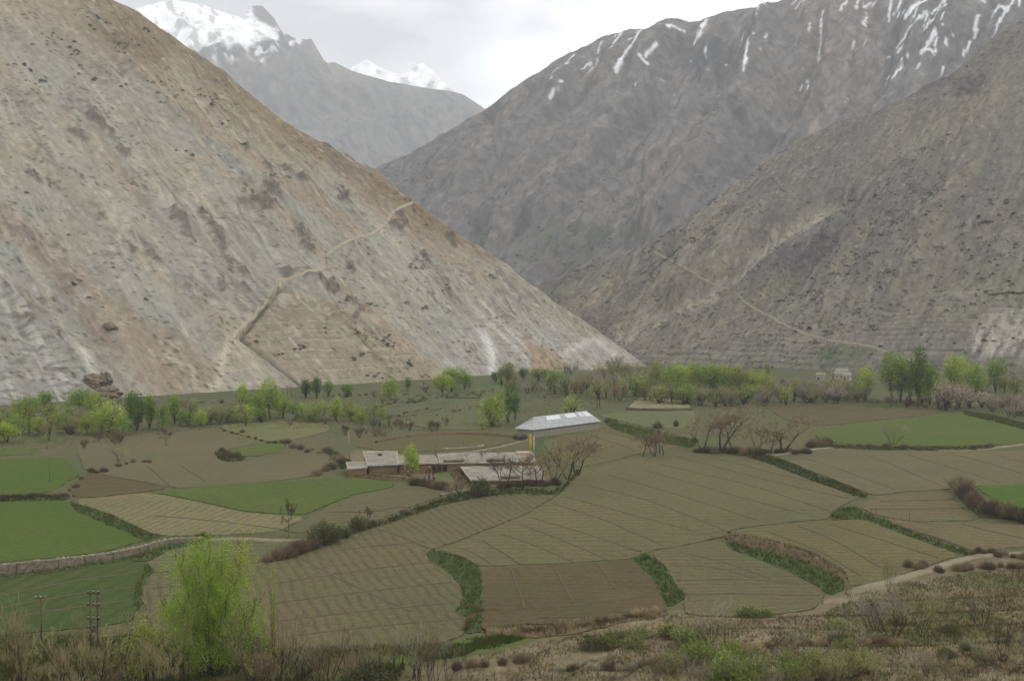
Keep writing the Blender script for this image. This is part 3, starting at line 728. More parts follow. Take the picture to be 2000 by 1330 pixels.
BUNDS = {
 'b14': [[(895,1072),(923,1079),(960,1103)],[(942,1056),(982,1080),(1016,1103)],[(979,1044),(1035,1062),(1119,1099)],[(1016,1025),(1091,1053),(1185,1093)],[(1038,1012),(1133,1039),(1250,1078)],[(1079,984),(1168,1011),(1300,1068)],
         [(1108,972),(1227,1004),(1395,1049)],[(1150,950),(1262,976),(1340,1006),(1424,1040)],[(1189,928),(1300,960),(1390,988),(1480,1017)],[(1255,918),(1350,944),(1440,971),(1606,1014)],[(1290,908),(1400,933),(1475,950),(1616,998)],[(1322,893),(1420,918),(1510,942),(1660,975)],[(1382,893),(1450,908),(1510,925),(1585,941)]],
 'b15': [[(1552,890),(1650,920),(1748,957)],[(1685,886),(1760,915),(1846,953)],[(1765,887),(1860,915),(1951,943)],[(1860,887),(1930,905),(2030,936)],[(1945,890),(2030,912)]],
 'b13': [[(590,1092),(620,1110),(700,1150),(800,1195)],[(540,1140),(700,1115),(850,1098)],[(530,1180),(700,1158),(880,1138)],[(540,1215),(700,1195),(890,1178)],[(560,1245),(720,1225),(900,1210)],[(735,1032),(800,1055),(838,1072)],[(660,1075),(760,1065),(830,1058)],[(300,1150),(340,1146)]],
 'b8': [[(300,1008),(420,1018),(560,1036)]],
 'd21': [[(998,1112),(1012,1150),(1026,1190)],[(1082,1108),(1105,1150),(1120,1178)],[(1170,1104),(1200,1150)],[(945,1190),(1100,1186),(1270,1165)],[(945,1210),(1150,1205)]],
 'b20': [[(1330,1080),(1420,1100),(1500,1130)],[(1310,1105),(1400,1108),(1470,1130)],[(1325,1135),(1440,1132),(1560,1140)],[(1340,1162),(1450,1160),(1600,1165)]],
 'b19': [[(1560,1028),(1640,1060),(1720,1110)],[(1620,1024),(1720,1055),(1830,1090)],[(1500,1040),(1600,1075),(1680,1125)]],
 'b23': [[(1590,790),(1660,803),(1740,815)],[(1530,800),(1600,812),(1660,822)],[(1650,786),(1740,800),(1790,810)]],
 'b25': [[(1150,850),(1200,865),(1240,880)],[(1180,842),(1250,862),(1290,876)],[(1110,860),(1150,880),(1175,896)]],
 'g3': [[(0,1165),(120,1140),(270,1118)],[(0,1190),(120,1165),(262,1148)],[(0,1212),(140,1188),(262,1172)]],
 'b5': [[(290,912),(330,948)],[(355,910),(400,940)],[(190,925),(340,952)]],
 'b10': [[(640,1000),(720,1002),(790,990)]],
 'b18': [[(1760,1030),(1830,1050),(1900,1076)],[(1880,1024),(1960,1045),(2030,1058)]],
 'b16': [[(1700,995),(1790,996),(1880,993)],[(1720,980),(1800,978),(1864,976)]],
}
FPOLY = {}
for f in FIELDS: FPOLY[f[0]] = world_poly(f[1])
_hole_all = [([tuple(q) for q in P], P.min(0), P.max(0)) for P in FPOLY.values()]

# the valley floor sheet, dense where it is seen, running on to the horizon
def axis(lo, hi, step, far, n):
    g = np.geomspace(1, far, n)
    return np.r_[(lo - g)[::-1], np.arange(lo, hi, step), hi + g]
gx = axis(-215, 260, 1.25, 6500, 26); gy = np.r_[np.linspace(-400, 60, 24)[:-1], np.arange(60, 118, 2.5), np.arange(118, 300, 1.0), np.arange(300, 700, 1.6), 700 + np.geomspace(2, 6800, 30)]
GXX, GYY = np.meshgrid(gx, gy)
GZZ = zfun(GXX, GYY)
dip = np.zeros(GXX.shape)
for P, lo, hi in _hole_all:
    k = (GXX > lo[0]) & (GXX < hi[0]) & (GYY > lo[1]) & (GYY < hi[1])
    if k.any():
        xs, ys = GXX[k], GYY[k]
        ins = inpoly(xs, ys, P)
        dd = segdist(xs, ys, P + P[:1])
        dip[k] = np.maximum(dip[k], np.where(ins & (dd > .4), .35, 0))
GZZ = GZZ - dip
gpx, gpy = proj(GXX, GYY, GZZ)
def ground_col():
    px, py, x, y = gpx, gpy, GXX, GYY
    w = 14 * fbm(px / 40, py / 18, 3, 605); qx = px + w; qy = py + .4 * w
    n1 = fbm(x / 30, y / 30, 4, 601); n2 = fbm(x / 6, y / 6, 4, 602); n3 = fbm(x / 2.5, y / 2.5, 3, 603)
    c = np.zeros(x.shape + (3,)) + A(96, 94, 66)
    c = mixc(c, A(84, 92, 56), sstep(-.1, .35, n1) * .8)
    c = mixc(c, A(108, 98, 72), sstep(0, .4, -n2) * .6)
    far = sstep(860, 800, py)
    c = mixc(c, A(88, 94, 66), far * .5)
    # near right: dry brown hill foot
    m = pmask(qx, qy, [(740,1330),(900,1290),(1060,1250),(1150,1225),(1300,1195),(1460,1205),(1620,1165),(1700,1140),(1900,1095),(2100,1080),(2300,1500),(600,1500)], 8)
    c = mixc(c, A(122, 109, 85), m * .9)
    c = mixc(c, A(150, 136, 110), m * sstep(.1, .4, n2 + .5 * n3) * .5)
    c = mixc(c, A(88, 92, 52), m * sstep(.05, .3, n1 + .3 * n2) * .75)
    m = pmask(qx, qy, [(-100,1235),(300,1235),(500,1265),(880,1255),(780,1300),(700,1400),(-100,1400)], 8)
    c = mixc(c, A(92, 82, 56), m * .8); c = mixc(c, A(74, 80, 44), m * sstep(0, .3, n1) * .6)
    m = pmask(qx, qy, [(740,1296),(800,1272),(930,1244),(1060,1238),(1040,1250),(960,1268),(850,1290)], 4)
    c = mixc(c, A(84, 104, 46), m * .9)
    # trodden ground by the houses
    m = pmask(qx, qy, [(660,900),(700,880),(860,890),(1050,900),(1080,940),(960,945),(860,935),(790,940),(690,930)], 5)
    c = mixc(c, A(128, 116, 88), m * .7)
    c = mixc(c, A(84, 100, 52), pmask(qx, qy, [(845,920),(880,905),(905,915),(900,935),(850,935)], 3) * .8)
    c = mixc(c, A(70, 84, 46), pmask(qx, qy, [(1030,860),(1080,850),(1090,890),(1045,895)], 3) * .8)
    c = mixc(c, A(78, 94, 48), pmask(qx, qy, [(1180,822),(1240,835),(1280,848),(1360,865),(1340,872),(1230,848)], 3) * .9)
    return np.clip(c * (1 + .25 * n3 + .12 * n2)[..., None], .01, .8)
M_ground = terrain_mat('valley_ground', (0.9, 4.0), 0.32, 0.7, 0.15)
GC = ground_col()
gme = np_mesh('ground', np.stack([GXX, GYY, GZZ], -1).reshape(-1, 3), grid_faces(len(gy), len(gx)), GC.reshape(-1, 3))
tag(obj('ground', gme, M_ground), 'valley floor of rough grass and bare earth', None, None, 'structure')

def field_mat(key, col, ang, sp, st):
    m, n, l, b = new_mat('field_' + key); t = NT(m)
    p = t.pos()
    sep = n.new('ShaderNodeSeparateXYZ'); l.new(p, sep.inputs[0])
    big = t.noise(0.035, 4, 0.55, p); mid = t.noise(0.28, 5, 0.6, p); fine = t.noise(2.6, 5, 0.7, p); warp = t.noise(0.06, 2, 0.5, p)
    ca, sa = math.cos(R(ang)), math.sin(R(ang))
    u = t.math('ADD', t.math('MULTIPLY', sep.outputs[0], -sa / sp), t.math('MULTIPLY', sep.outputs[1], ca / sp))
    u = t.math('ADD', u, t.math('MULTIPLY', warp, 1.6))
    u = t.math('ADD', u, t.math('MULTIPLY', mid, .35))
    s = t.math('SINE', t.math('MULTIPLY', u, 6.2832))
    line = t.rng(s, 0.0, .9, 0.0, 1.0)
    cr = t.math('SINE', t.math('MULTIPLY', t.math('ADD', t.math('ADD', t.math('MULTIPLY', sep.outputs[0], ca / (sp * 3.3)), t.math('MULTIPLY', sep.outputs[1], sa / (sp * 3.3))), t.math('MULTIPLY', warp, 2.0)), 6.2832))
    line2 = t.rng(cr, 0.86, 1.0, 0.0, .6)
    line = t.math('MAXIMUM', line, line2)
    line = t.math('MULTIPLY', line, t.rng(mid, .3, .6, .35, 1.0))
    green = col[1] > col[0] * 1.25
    cx = n.new('ShaderNodeCombineXYZ')
    l.new(t.math('ADD', t.math('MULTIPLY', sep.outputs[0], ca / 9.0), t.math('MULTIPLY', sep.outputs[1], sa / 9.0)), cx.inputs[0])
    l.new(t.math('ADD', t.math('MULTIPLY', sep.outputs[0], -sa / (sp * .45)), t.math('MULTIPLY', sep.outputs[1], ca / (sp * .45))), cx.inputs[1])
    rows = t.noise(1.0, 4, .6, cx.outputs[0])
    c2 = np.array(col) * (np.array((1.18, 1.04, 1.1)) if green else np.array((1.16, 1.06, 1.02)))
    c1 = np.array(col) * (np.array((.88, .95, .9)) if green else np.array((.86, .93, .84)))
    c = t.mix(t.rng(big, .32, .68, 0, 1), tuple(c1), tuple(c2))
    c = t.mix(t.rng(mid, .45, .75, 0, .55), c, tuple(np.array(col) * np.array((.92, 1.05, .8))))
    c = t.mix(t.math('MULTIPLY', line, st * .85), c, tuple(np.array(col) * np.array((.62, .6, .6))))
    c = t.mix(t.rng(t.noise(.09, 4, .6, p), .48, .66, 0, .5), c, tuple(np.array(col) * np.array((.92, 1.04, .8))))
    c = t.mix(1.0, c, t.gray(t.rng(fine, .25, .75, .62, 1.38)), 'MULTIPLY')
    c = t.mix(1.0, c, t.gray(t.rng(t.noise(.9, 4, .6, p), .3, .7, .84, 1.16)), 'MULTIPLY')
    l.new(c, b.inputs['Base Color'])
    c = t.mix(1.0, c, t.gray(t.rng(rows, .28, .72, .76, 1.24)), 'MULTIPLY')
    if green: c = t.mix(t.rng(t.noise(.5, 6, .7, p), .5, .72, 0, .55), c, tuple(A2(116, 108, 78)))
    h = t.math('ADD', t.math('MULTIPLY', line, -.6 * st), t.math('MULTIPLY', fine, .5))
    t.bump(h, .6, .12, b)
    b.inputs['Specular IOR Level'].default_value = 0.05
    return m
M_bund = simple_mat('bund_soil', A(94, 84, 62), .35, 1.5, .95, .5, .06)
FOBJ = {}
def strip_on_ground(line_px, width, rise, step=1.2, base=.05, smooth=2, seed=0, prof=((-1, 0), (-.45, 1), (.45, 1), (1, 0)), depth=.25, wob=.25):
    p = chaikin(line_px, smooth, False)
    X, Y, Z = G([q[0] for q in p], [q[1] for q in p])
    d = np.r_[0, np.cumsum(np.hypot(np.diff(X), np.diff(Y)))]
    n = max(4, int(d[-1] / step)); t = np.linspace(0, d[-1], n)
    x = np.interp(t, d, X); y = np.interp(t, d, Y)
    tx = np.gradient(x); ty = np.gradient(y); ll = np.hypot(tx, ty) + 1e-9; nx, ny = -ty / ll, tx / ll
    wv = width * (1 + wob * fbm(t / 4 + seed * 7.7, t * 0 + seed, 2, 801 + seed))
    off = .35 * wob * width * fbm(t / 3 + seed * 3.1, t * 0 + 5.5, 2, 811)
    rows = []
    for s, h in prof:
        qx = x + nx * (s * wv / 2 + off); qy = y + ny * (s * wv / 2 + off)
        rv = rise * (1 + .35 * fbm(t / 1.7 + s * 9, t * 0 + seed, 2, 821 + seed))
        rows.append(np.stack([qx, qy, zfun(qx, qy) + base + h * rv - (depth if h == 0 else 0)], -1))
    V = np.stack(rows, 1).reshape(-1, 3)
    return V, grid_faces(n, len(prof))
for i, (key, poly, col, ang, sp, st, label) in enumerate(FIELDS):
    V, F = patch(FPOLY[key], 1.6, 3.2, .06 + .012 * (i % 5), .35, 40 + i)
    o = obj('field', np_mesh('field', V, F), field_mat(key, col, ang, sp, st))
    tag(o, label, None, None, 'structure')
    FOBJ[key] = o
    for j, ln in enumerate(BUNDS.get(key, [])):
        V, F = strip_on_ground(ln, .55, .10, 1.5, .09, 2, i * 3 + j)
        obj('earth_bund', np_mesh('earth_bund', V, F), M_bund, o)
# ------------------------------------------------------------------ banks, paths, walls
def s_at(py_or_dist): return FOC / py_or_dist
def scatter_in(P, n, rs):
    lo = P.min(0); hi = P.max(0); out = np.zeros((0, 2)); pl = [tuple(q) for q in P]
    while len(out) < n:
        q = rs.uniform(lo, hi, (n * 3, 2)); out = np.vstack([out, q[inpoly(q[:, 0], q[:, 1], pl)]])
        if len(out) == 0 and n > 50000: break
    return out[:n]
def blades(X, Y, Z, h, w, rs, lean=.45, per=3):
    """grass tufts: `per` narrow bent blades at every point"""
    n = len(X); V = []; 
    X = np.repeat(X, per); Y = np.repeat(Y, per); Z = np.repeat(Z, per); m = len(X)
    hh = h * rs.uniform(.5, 1.3, m); a = rs.uniform(0, 2 * np.pi, m); l = lean * rs.uniform(.2, 1, m) * hh
    b = rs.uniform(0, 2 * np.pi, m); ww = w * rs.uniform(.6, 1.3, m)
    X = X + rs.normal(0, w * 2, m); Y = Y + rs.normal(0, w * 2, m)
    v0 = np.stack([X - np.cos(b) * ww, Y - np.sin(b) * ww, Z - .03], -1)
    v1 = np.stack([X + np.cos(b) * ww, Y + np.sin(b) * ww, Z - .03], -1)
    v2 = np.stack([X + np.cos(a) * l, Y + np.sin(a) * l, Z + hh], -1)
    V = np.stack([v0, v1, v2], 1).reshape(-1, 3)
    F = np.arange(3 * m).reshape(-1, 3)
    c = rs.uniform(.65, 1.3, m); c = np.repeat(c, 3)
    y = np.repeat(rs.uniform(-.15, .25, m) + np.clip(fbm(X / 2.5, Y / 2.5, 3, 77) - .05, 0, .4) * 1.1, 3)
    return V, F, np.stack([c * (1 + y), c, c * (1 - y)], -1)
def leafy_mat(name, col, trans=.3):
    m, n, l, b = new_mat(name); t = NT(m)
    oi = n.new('ShaderNodeObjectInfo')
    v = t.rng(oi.outputs['Random'], 0, 1, .8, 1.2)
    c = t.mix(1.0, t.mix(1.0, t.attr('col'), tuple(col), 'MULTIPLY'), t.gray(v), 'MULTIPLY')
    d = n.new('ShaderNodeBsdfDiffuse'); tr = n.new('ShaderNodeBsdfTranslucent'); mx = n.new('ShaderNodeMixShader')
    l.new(c, d.inputs[0]); l.new(c, tr.inputs[0]); mx.inputs[0].default_value = trans
    l.new(d.outputs[0], mx.inputs[1]); l.new(tr.outputs[0], mx.inputs[2])
    l.new(mx.outputs[0], n['Material Output'].inputs[0]); n.remove(b)
    return m
M_grassg = leafy_mat('bank_grass_green', A2(80, 96, 44, 1.15)); M_grassb = leafy_mat('bank_grass_dry', A2(108, 100, 78, 1.15)); M_grassd = leafy_mat('bank_grass_dark', A2(74, 84, 44, 1.25)); M_under = leafy_mat('undergrowth', A2(102, 102, 70, 1.3))
M_bankg = simple_mat('bank_green', A(66, 80, 38), .4, 1.2, .95, .8, .12); M_bankb = simple_mat('bank_brown', A(104, 88, 64), .4, 1.2, .95, .8, .12); M_bankd = simple_mat('bank_dark', A(66, 72, 40), .4, 1.2, .95, .8, .12)
BK = {'g': (M_bankg, M_grassg), 'b': (M_bankb, M_grassb), 'd': (M_bankd, M_grassd)}
BANKS = [
 ('d', [(1432,883),(1442,880),(1510,893),(1600,930),(1694,967),(1690,974),(1595,943),(1500,906)], .25, 2.2, 'long dark green bank between the central field and the right field'),
 ('g', [(1622,1004),(1640,996),(1672,993),(1688,1002),(1705,1008),(1800,1047),(1893,1079),(1886,1086),(1795,1056),(1690,1017),(1660,1014),(1625,1016)], .25, 2.2, 'grassy green bank with a round green knob at its left end'),
 ('g', [(1414,1052),(1432,1060),(1520,1082),(1600,1106),(1648,1136),(1650,1150),(1620,1162),(1598,1146),(1530,1113),(1428,1074)], .2, 2.2, 'green foot of the curved brown bank at the lower right'),
 ('b', [(1418,1046),(1432,1042),(1520,1062),(1602,1088),(1655,1122),(1652,1140),(1600,1107),(1520,1084),(1430,1062)], .5, 2.5, 'curved brown earth bank at the lower right'),
 ('g', [(1236,1094),(1262,1085),(1300,1108),(1320,1145),(1340,1165),(1306,1187),(1292,1162),(1276,1130)], .3, 2.2, 'short green bank right of the dark brown field'),
 ('g', [(830,1081),(850,1076),(905,1092),(937,1109),(940,1140),(938,1236),(912,1238),(916,1206),(890,1197),(904,1174),(902,1150),(880,1121),(836,1091)], .3, 2.2, 'bright green crescent bank left of the dark brown field'),
 ('g', [(138,981),(150,986),(220,1008),(292,1044),(318,1048),(285,1058),(255,1044),(206,1024),(150,1000)], .25, 1.6, 'green bank between the left green field and the pale furrows'),
 ('g', [(-40,1133),(100,1115),(240,1092),(330,1067),(400,1056),(400,1061),(332,1073),(292,1097),(240,1096),(100,1120),(-40,1139)], .15, 2.0, 'green grass strip at the foot of the stone wall'),
 ('g', [(286,1101),(302,1116),(286,1128),(276,1160),(273,1190),(263,1190),(261,1150),(276,1126)], .2, 2.2, 'small green bank at the end of the dark green field'),
 ('d', [(420,882),(440,894),(480,893),(470,901),(440,902),(424,895)], .2, 1.2, 'dark grassy corner by the tiny green plot'),
 ('d', [(1866,960),(1884,986),(1916,1014),(2040,1025),(2040,1012),(1950,1003),(1904,985),(1890,960)], .2, 1.8, 'dark grassy bank under the thorn hedge on the right'),
 ('d', [(516,1099),(600,1072),(640,1060),(700,1036),(702,1041),(600,1081),(518,1103)], .2, 1.6, 'dark grass edge under the round bushes'),
 ('d', [(702,1035),(860,976),(880,969),(960,959),(1095,958),(1128,918),(1134,920),(1098,966),(960,967),(862,988),(780,1016),(704,1040)], .15, 1.6, 'thin dark grass edge above the large furrowed field'),
 ('g', [(642,882),(662,886),(690,905),(668,918),(652,902)], .2, 1.2, 'green bank beside the wooden pole by the house'),
 ('g', [(1178,823),(1240,836),(1290,852),(1360,868),(1350,875),(1270,859),(1200,839)], .3, 1.4, 'green terrace bank right of the barn'),
 ('d', [(1590,867),(1700,875),(1880,875),(1940,871),(1940,876),(1880,880),(1700,880),(1600,873)], .15, 1.6, 'dark grass verge along the pale path'),
 ('d', [(1880,803),(1950,815),(2040,840),(2040,850),(1950,826),(1886,811)], .3, 1.4, 'dark bank behind the big green field'),
 ('b', [(940,1238),(1150,1220),(1295,1192),(1310,1200),(1160,1232),(1050,1246),(945,1250)], .3, 2.0, 'dry brown grass bank below the dark brown field'),
 ('b', [(690,927),(740,931),(800,937),(800,942),(740,937),(690,932)], .3, 1.2, 'brown earth edge below the path at the flat roofed house'),
 ('b', [(880,924),(901,917),(921,940),(906,948),(890,940)], .5, 1.2, 'brown earth mound left of the front house'),
 ('d', [(-40,981),(60,980),(130,977),(137,970),(130,967),(-40,972)], .2, 1.4, 'dark grass edge between the two left green fields'),
]
rsb = np.random.RandomState(7)
for i, (k, poly, bul, hpx, label) in enumerate(BANKS):
    P = world_poly(poly)
    V, F = patch(P, .9, 1.0, .10 + .02 * (i % 4), .3, 200 + i, .6, bul)
    o = obj('grass_bank', np_mesh('grass_bank', V, F), BK[k][0])
    tag(o, label, None, None, 'structure')
    area = abs(np.sum(P[:, 0] * np.roll(P[:, 1], -1) - P[:, 1] * np.roll(P[:, 0], -1))) / 2
    n = int(min(area * 5, 5000))
    q = scatter_in(P, n, rsb)
    bl = [tuple(u) for u in P]
    zz = zfun(q[:, 0], q[:, 1]) + .1 + bul * sstep(0, 1.6, segdist(q[:, 0], q[:, 1], bl + bl[:1]))
    near = float(np.median(q[:, 1]))
    V, F, C = blades(q[:, 0], q[:, 1], zz, .5, .05 * near / 200, rsb, .6, 4)
    b = obj('grass_blades', np_mesh('grass_blades', V, F, C, False), BK[k][1], o)
    tag(b, None, None, None, 'stuff')

M_path = simple_mat('path_dust', A(138, 127, 104), .25, .8, .95, .4, .05)
FLAT = ((-1, 0), (-.8, 1), (0, .8), (.8, 1), (1, 0))
for ln, w, label in (
    ([(1508,890),(1580,879),(1645,872),(1720,875),(1800,879),(1900,880),(1950,874),(2045,862)], 1.6, 'pale footpath along the big green field on the right'),
    ([(1655,1160),(1720,1140),(1800,1118),(1860,1098),(1910,1086),(2045,1078)], 2.0, 'pale dusty track climbing at the right edge'),
    ([(690,922),(730,927),(770,930),(800,934)], 1.6, 'pale path in front of the flat roofed house'),
    ([(860,967),(905,957),(960,950),(1010,946),(1065,942)], 1.1, 'pale path below the front house roof'),
    ([(400,1050),(470,1051),(560,1054),(625,1056)], .8, 'narrow pale path running on from the stone wall')):
    V, F = strip_on_ground(ln, w, .05, 1.2, .10, 2, int(ln[0][0]), FLAT)
    tag(obj('path', np_mesh('path', V, F), M_path), label, None, None, 'structure')

# footpaths cut across the slopes
def slope_lookup(idx, pts):
    V = TRI[idx][1]; fr = V[:, 1] > 0
    if len(TRI[idx]) < 5:
        TRI[idx] = TRI[idx] + (proj(V[:, 0], V[:, 1], V[:, 2]),)
    px, py = TRI[idx][4]
    out = []
    for x, y in pts:
        d = (px - x) ** 2 + (py - y) ** 2
        k = np.where(d < max(d.min() * 1.5, 9.0))[0]
        k = k[np.argmin(V[k, 1])]
        out.append(V[k])
    return np.array(out)
def slope_path(idx, line, width, label, mat):
    p = chaikin(line, 1, False)
    x, y = resample(p, max(6, int(sum(math.dist(a, b) for a, b in zip(p[:-1], p[1:])) / 6)))
    Q = slope_lookup(idx, list(zip(x, y)))
    for _ in range(1): Q[1:-1] = (Q[:-2] + 2 * Q[1:-1] + Q[2:]) / 4
    T = np.gradient(Q, axis=0); ll = np.hypot(T[:, 0], T[:, 1]) + 1e-6
    n = np.stack([-T[:, 1] / ll, T[:, 0] / ll, 0 * ll], -1)
    n *= np.where(n[:, 1:2] > 0, 1, -1)                # uphill is away from the camera
    w = (width * (1 + .35 * fbm(np.arange(len(Q)) / 3.0, np.zeros(len(Q)), 2, 77)))[:, None]
    up = np.array([0, 0, 1.0])
    rows = [Q - n * w * .62 - up * 1.0, Q - n * w * .5 + up * .5, Q + n * w * .5 + up * .55, Q + n * w * 1.0 + up * .9]
    V = np.stack(rows, 1).reshape(-1, 3)
    tag(obj('path', np_mesh('path', V, grid_faces(len(Q), 4)), mat), label, None, None, 'structure')
M_trail = simple_mat('trail', A(172, 162, 140), .3, .5, .95, .4, .1); M_trail2 = simple_mat('trail_grey', A(148, 141, 124), .25, .5, .95, .4, .1)
slope_path(0, PATH_L, .65, 'pale zigzag footpath crossing the left scree slope', M_trail)
slope_path(1, [(1275,490),(1310,508),(1345,528),(1400,558),(1440,570),(1448,585),(1475,603),(1540,640),(1580,655),(1622,666),(1680,672),(1735,688)], .55, 'thin pale footpath descending the right spur', M_trail2)
slope_path(1, [(1930,577),(1960,574),(2010,572)], .15, 'faint dark path across the terraces at the right edge', M_bankd)

# stone wall on the left
M_wall = simple_mat('wall_stone', A(126, 115, 98), .5, 1.6, .95, 1.0, .15, detail=8)
M_cope = simple_mat('wall_coping', A(160, 152, 136), .35, 2.5, .95, .6, .05)
M_wood = simple_mat('old_wood', A(96, 82, 66), .35, 6, .9, .4, .02); M_woodp = simple_mat('pale_wood', A(140, 128, 106), .3, 6, .9, .4, .02)
def tube(pts, r, sides=6):
    V = []; F = []
    pts = [Vector(p) for p in pts]; rr = r if isinstance(r, (list, tuple)) else [r] * len(pts)
    for i, p in enumerate(pts):
        d = (pts[min(i + 1, len(pts) - 1)] - pts[max(i - 1, 0)]).normalized()
        a = d.orthogonal().normalized(); b = d.cross(a)
        for k in range(sides):
            t = 2 * math.pi * k / sides; V.append(p + (a * math.cos(t) + b * math.sin(t)) * rr[i])
    for i in range(len(pts) - 1):
        for k in range(sides):
            j = (k + 1) % sides; F.append((i * sides + k, i * sides + j, (i + 1) * sides + j, (i + 1) * sides + k))
    F.append(tuple(range(sides))[::-1]); F.append(tuple((len(pts) - 1) * sides + k for k in range(sides)))
    return [tuple(v) for v in V], F
def py_mesh(name, V, F, smooth=False):
    me = bpy.data.meshes.new(name); me.from_pydata([tuple(v) for v in V], [], [tuple(f) for f in F]); me.update()
    if smooth: me.polygons.foreach_set('use_smooth', [True] * len(me.polygons))
    return me
def join(*parts):
    V = []; F = []
    for v, f in parts:
        o = len(V); V += list(v); F += [tuple(i + o for i in q) for q in f]
    return V, F
def boxq(q, z0, z1):
    """prism over a ground quad"""
    V = [(x, y, z0) for x, y in q] + [(x, y, z1) for x, y in q]; n = len(q)
    F = [tuple(range(n))[::-1], tuple(range(n, 2 * n))] + [(i, (i + 1) % n, n + (i + 1) % n, n + i) for i in range(n)]
    return V, F
def box(c, sx, sy, sz, rz=0.0):
    ca, sa = math.cos(rz), math.sin(rz)
    q = [(c[0] + ca * x - sa * y, c[1] + sa * x + ca * y) for x, y in ((-sx/2,-sy/2),(sx/2,-sy/2),(sx/2,sy/2),(-sx/2,sy/2))]
    return boxq(q, c[2], c[2] + sz)
def rock_v(rs, r, flat=.7):
    bm = bmesh.new(); bmesh.ops.create_icosphere(bm, subdivisions=1, radius=r)
    for v in bm.verts: v.co *= rs.uniform(.75, 1.2); v.co.z *= flat
    V = [tuple(v.co) for v in bm.verts]; F = [tuple(q.index for q in f.verts) for f in bm.faces]; bm.free()
    return V, F
def dry_wall(line, h0, h1, thick, label, mat, cope, seed, cat='wall', nstone=2.2, posts=()):
    p = chaikin(line, 2, False)
    X, Y, Z = G([q[0] for q in p], [q[1] for q in p])
    d = np.r_[0, np.cumsum(np.hypot(np.diff(X), np.diff(Y)))]; n = max(6, int(d[-1] / .5)); t = np.linspace(0, d[-1], n)
    x = np.interp(t, d, X); y = np.interp(t, d, Y); tx = np.gradient(x); ty = np.gradient(y); ll = np.hypot(tx, ty); nx, ny = -ty / ll, tx / ll
    z0 = zfun(x - nx, y - ny) - .15
    H = np.interp(t, [0, d[-1]], [h0, h1]) * (1 + .07 * fbm(t / 2.5, t * 0, 3, seed))
    rows = []; NV = 7
    for k in range(NV):
        f = k / (NV - 1); o = -thick / 2 * (1.15 - .3 * f)
        r = .10 * fbm(t / .8, t * 0 + k * 1.9, 3, seed + 3)
        rows.append(np.stack([x + nx * (o + r), y + ny * (o + r), z0 + H * f], -1))
    for k in range(NV):
        f = 1 - k / (NV - 1); o = thick / 2 * (1.15 - .3 * f)
        rows.append(np.stack([x + nx * o, y + ny * o, z0 + H * f], -1))
    V = np.stack(rows, 1).reshape(-1, 3); F = grid_faces(n, 2 * NV)
    c = thing('stone_wall', label, cat, (float(x[0]), float(y[0]), float(z0[0])))
    def loc(V): return np.asarray(V) - np.array([x[0], y[0], z0[0]])
    obj('wall_body', np_mesh('wall_body', loc(V), F, None, False), mat, c)
    rs = random.Random(seed); parts = []
    for i in range(int(d[-1] * nstone)):
        u = rs.uniform(0, d[-1]); v, f = rock_v(rs, rs.uniform(.14, .3), .7)
        cx = np.interp(u, t, x); cy = np.interp(u, t, y); cz = np.interp(u, t, z0 + H); jj = rs.uniform(-.4, .4) * thick
        ix = int(np.interp(u, t, np.arange(n)))
        parts.append(([(a + cx + nx[ix] * jj - x[0], b + cy + ny[ix] * jj - y[0], e + cz + .03 - z0[0]) for a, b, e in v], f))
    V, F = join(*parts)
    me = py_mesh('coping_stones', V, F); o = obj('coping_stones', me, cope, c); tag(o, None, None, None, 'stuff')
    for u in posts:
        u = u * d[-1]; ix = int(np.interp(u, t, np.arange(n))); o = thick / 2 + .12
        b = Vector((x[ix] - nx[ix] * (o + .1) - x[0], y[ix] - ny[ix] * (o + .1) - y[0], -.2 + z0[ix] - z0[0])); tp = b + Vector((nx[ix] * .1, ny[ix] * .1, H[ix] * 1.12))
        V, F = tube([b, (b + tp) / 2 + Vector((.03, 0, 0)), tp], [.07, .06, .05], 5)
        obj('wooden_stake', py_mesh('wooden_stake', V, F), M_wood, c)
    return c
dry_wall([(-30,1128),(50,1118),(120,1108),(200,1093),(245,1083),(290,1070),(330,1058),(396,1051)], 1.7, .8, .7, 'long pale dry stone wall beside the green field on the left', M_wall, M_cope, 31, posts=(.12, .28, .40, .52, .66, .72))
M_mud = simple_mat('mud_wall', A(124, 106, 78), .35, 1.5, .95, .6, .06)
dry_wall([(735,866),(770,857),(830,851),(900,849),(960,851),(1005,856)], .9, .9, .6, 'low brown mud wall behind the furrowed field and houses', M_mud, M_mud, 33, nstone=.8)
dry_wall([(1222,801),(1260,802),(1300,803),(1350,801)], .9, .6, .6, 'dark low stone edge of the pale threshing ground', simple_mat('dark_stone', A(84, 78, 62), .5, 1.6, .95, 1, .15), M_wall, 34, nstone=1.4)
dry_wall([(880,776),(905,779),(935,778)], .6, .5, .5, 'short dark wall in the meadow left of the barn', M_bankd, M_bankd, 35, nstone=.6)
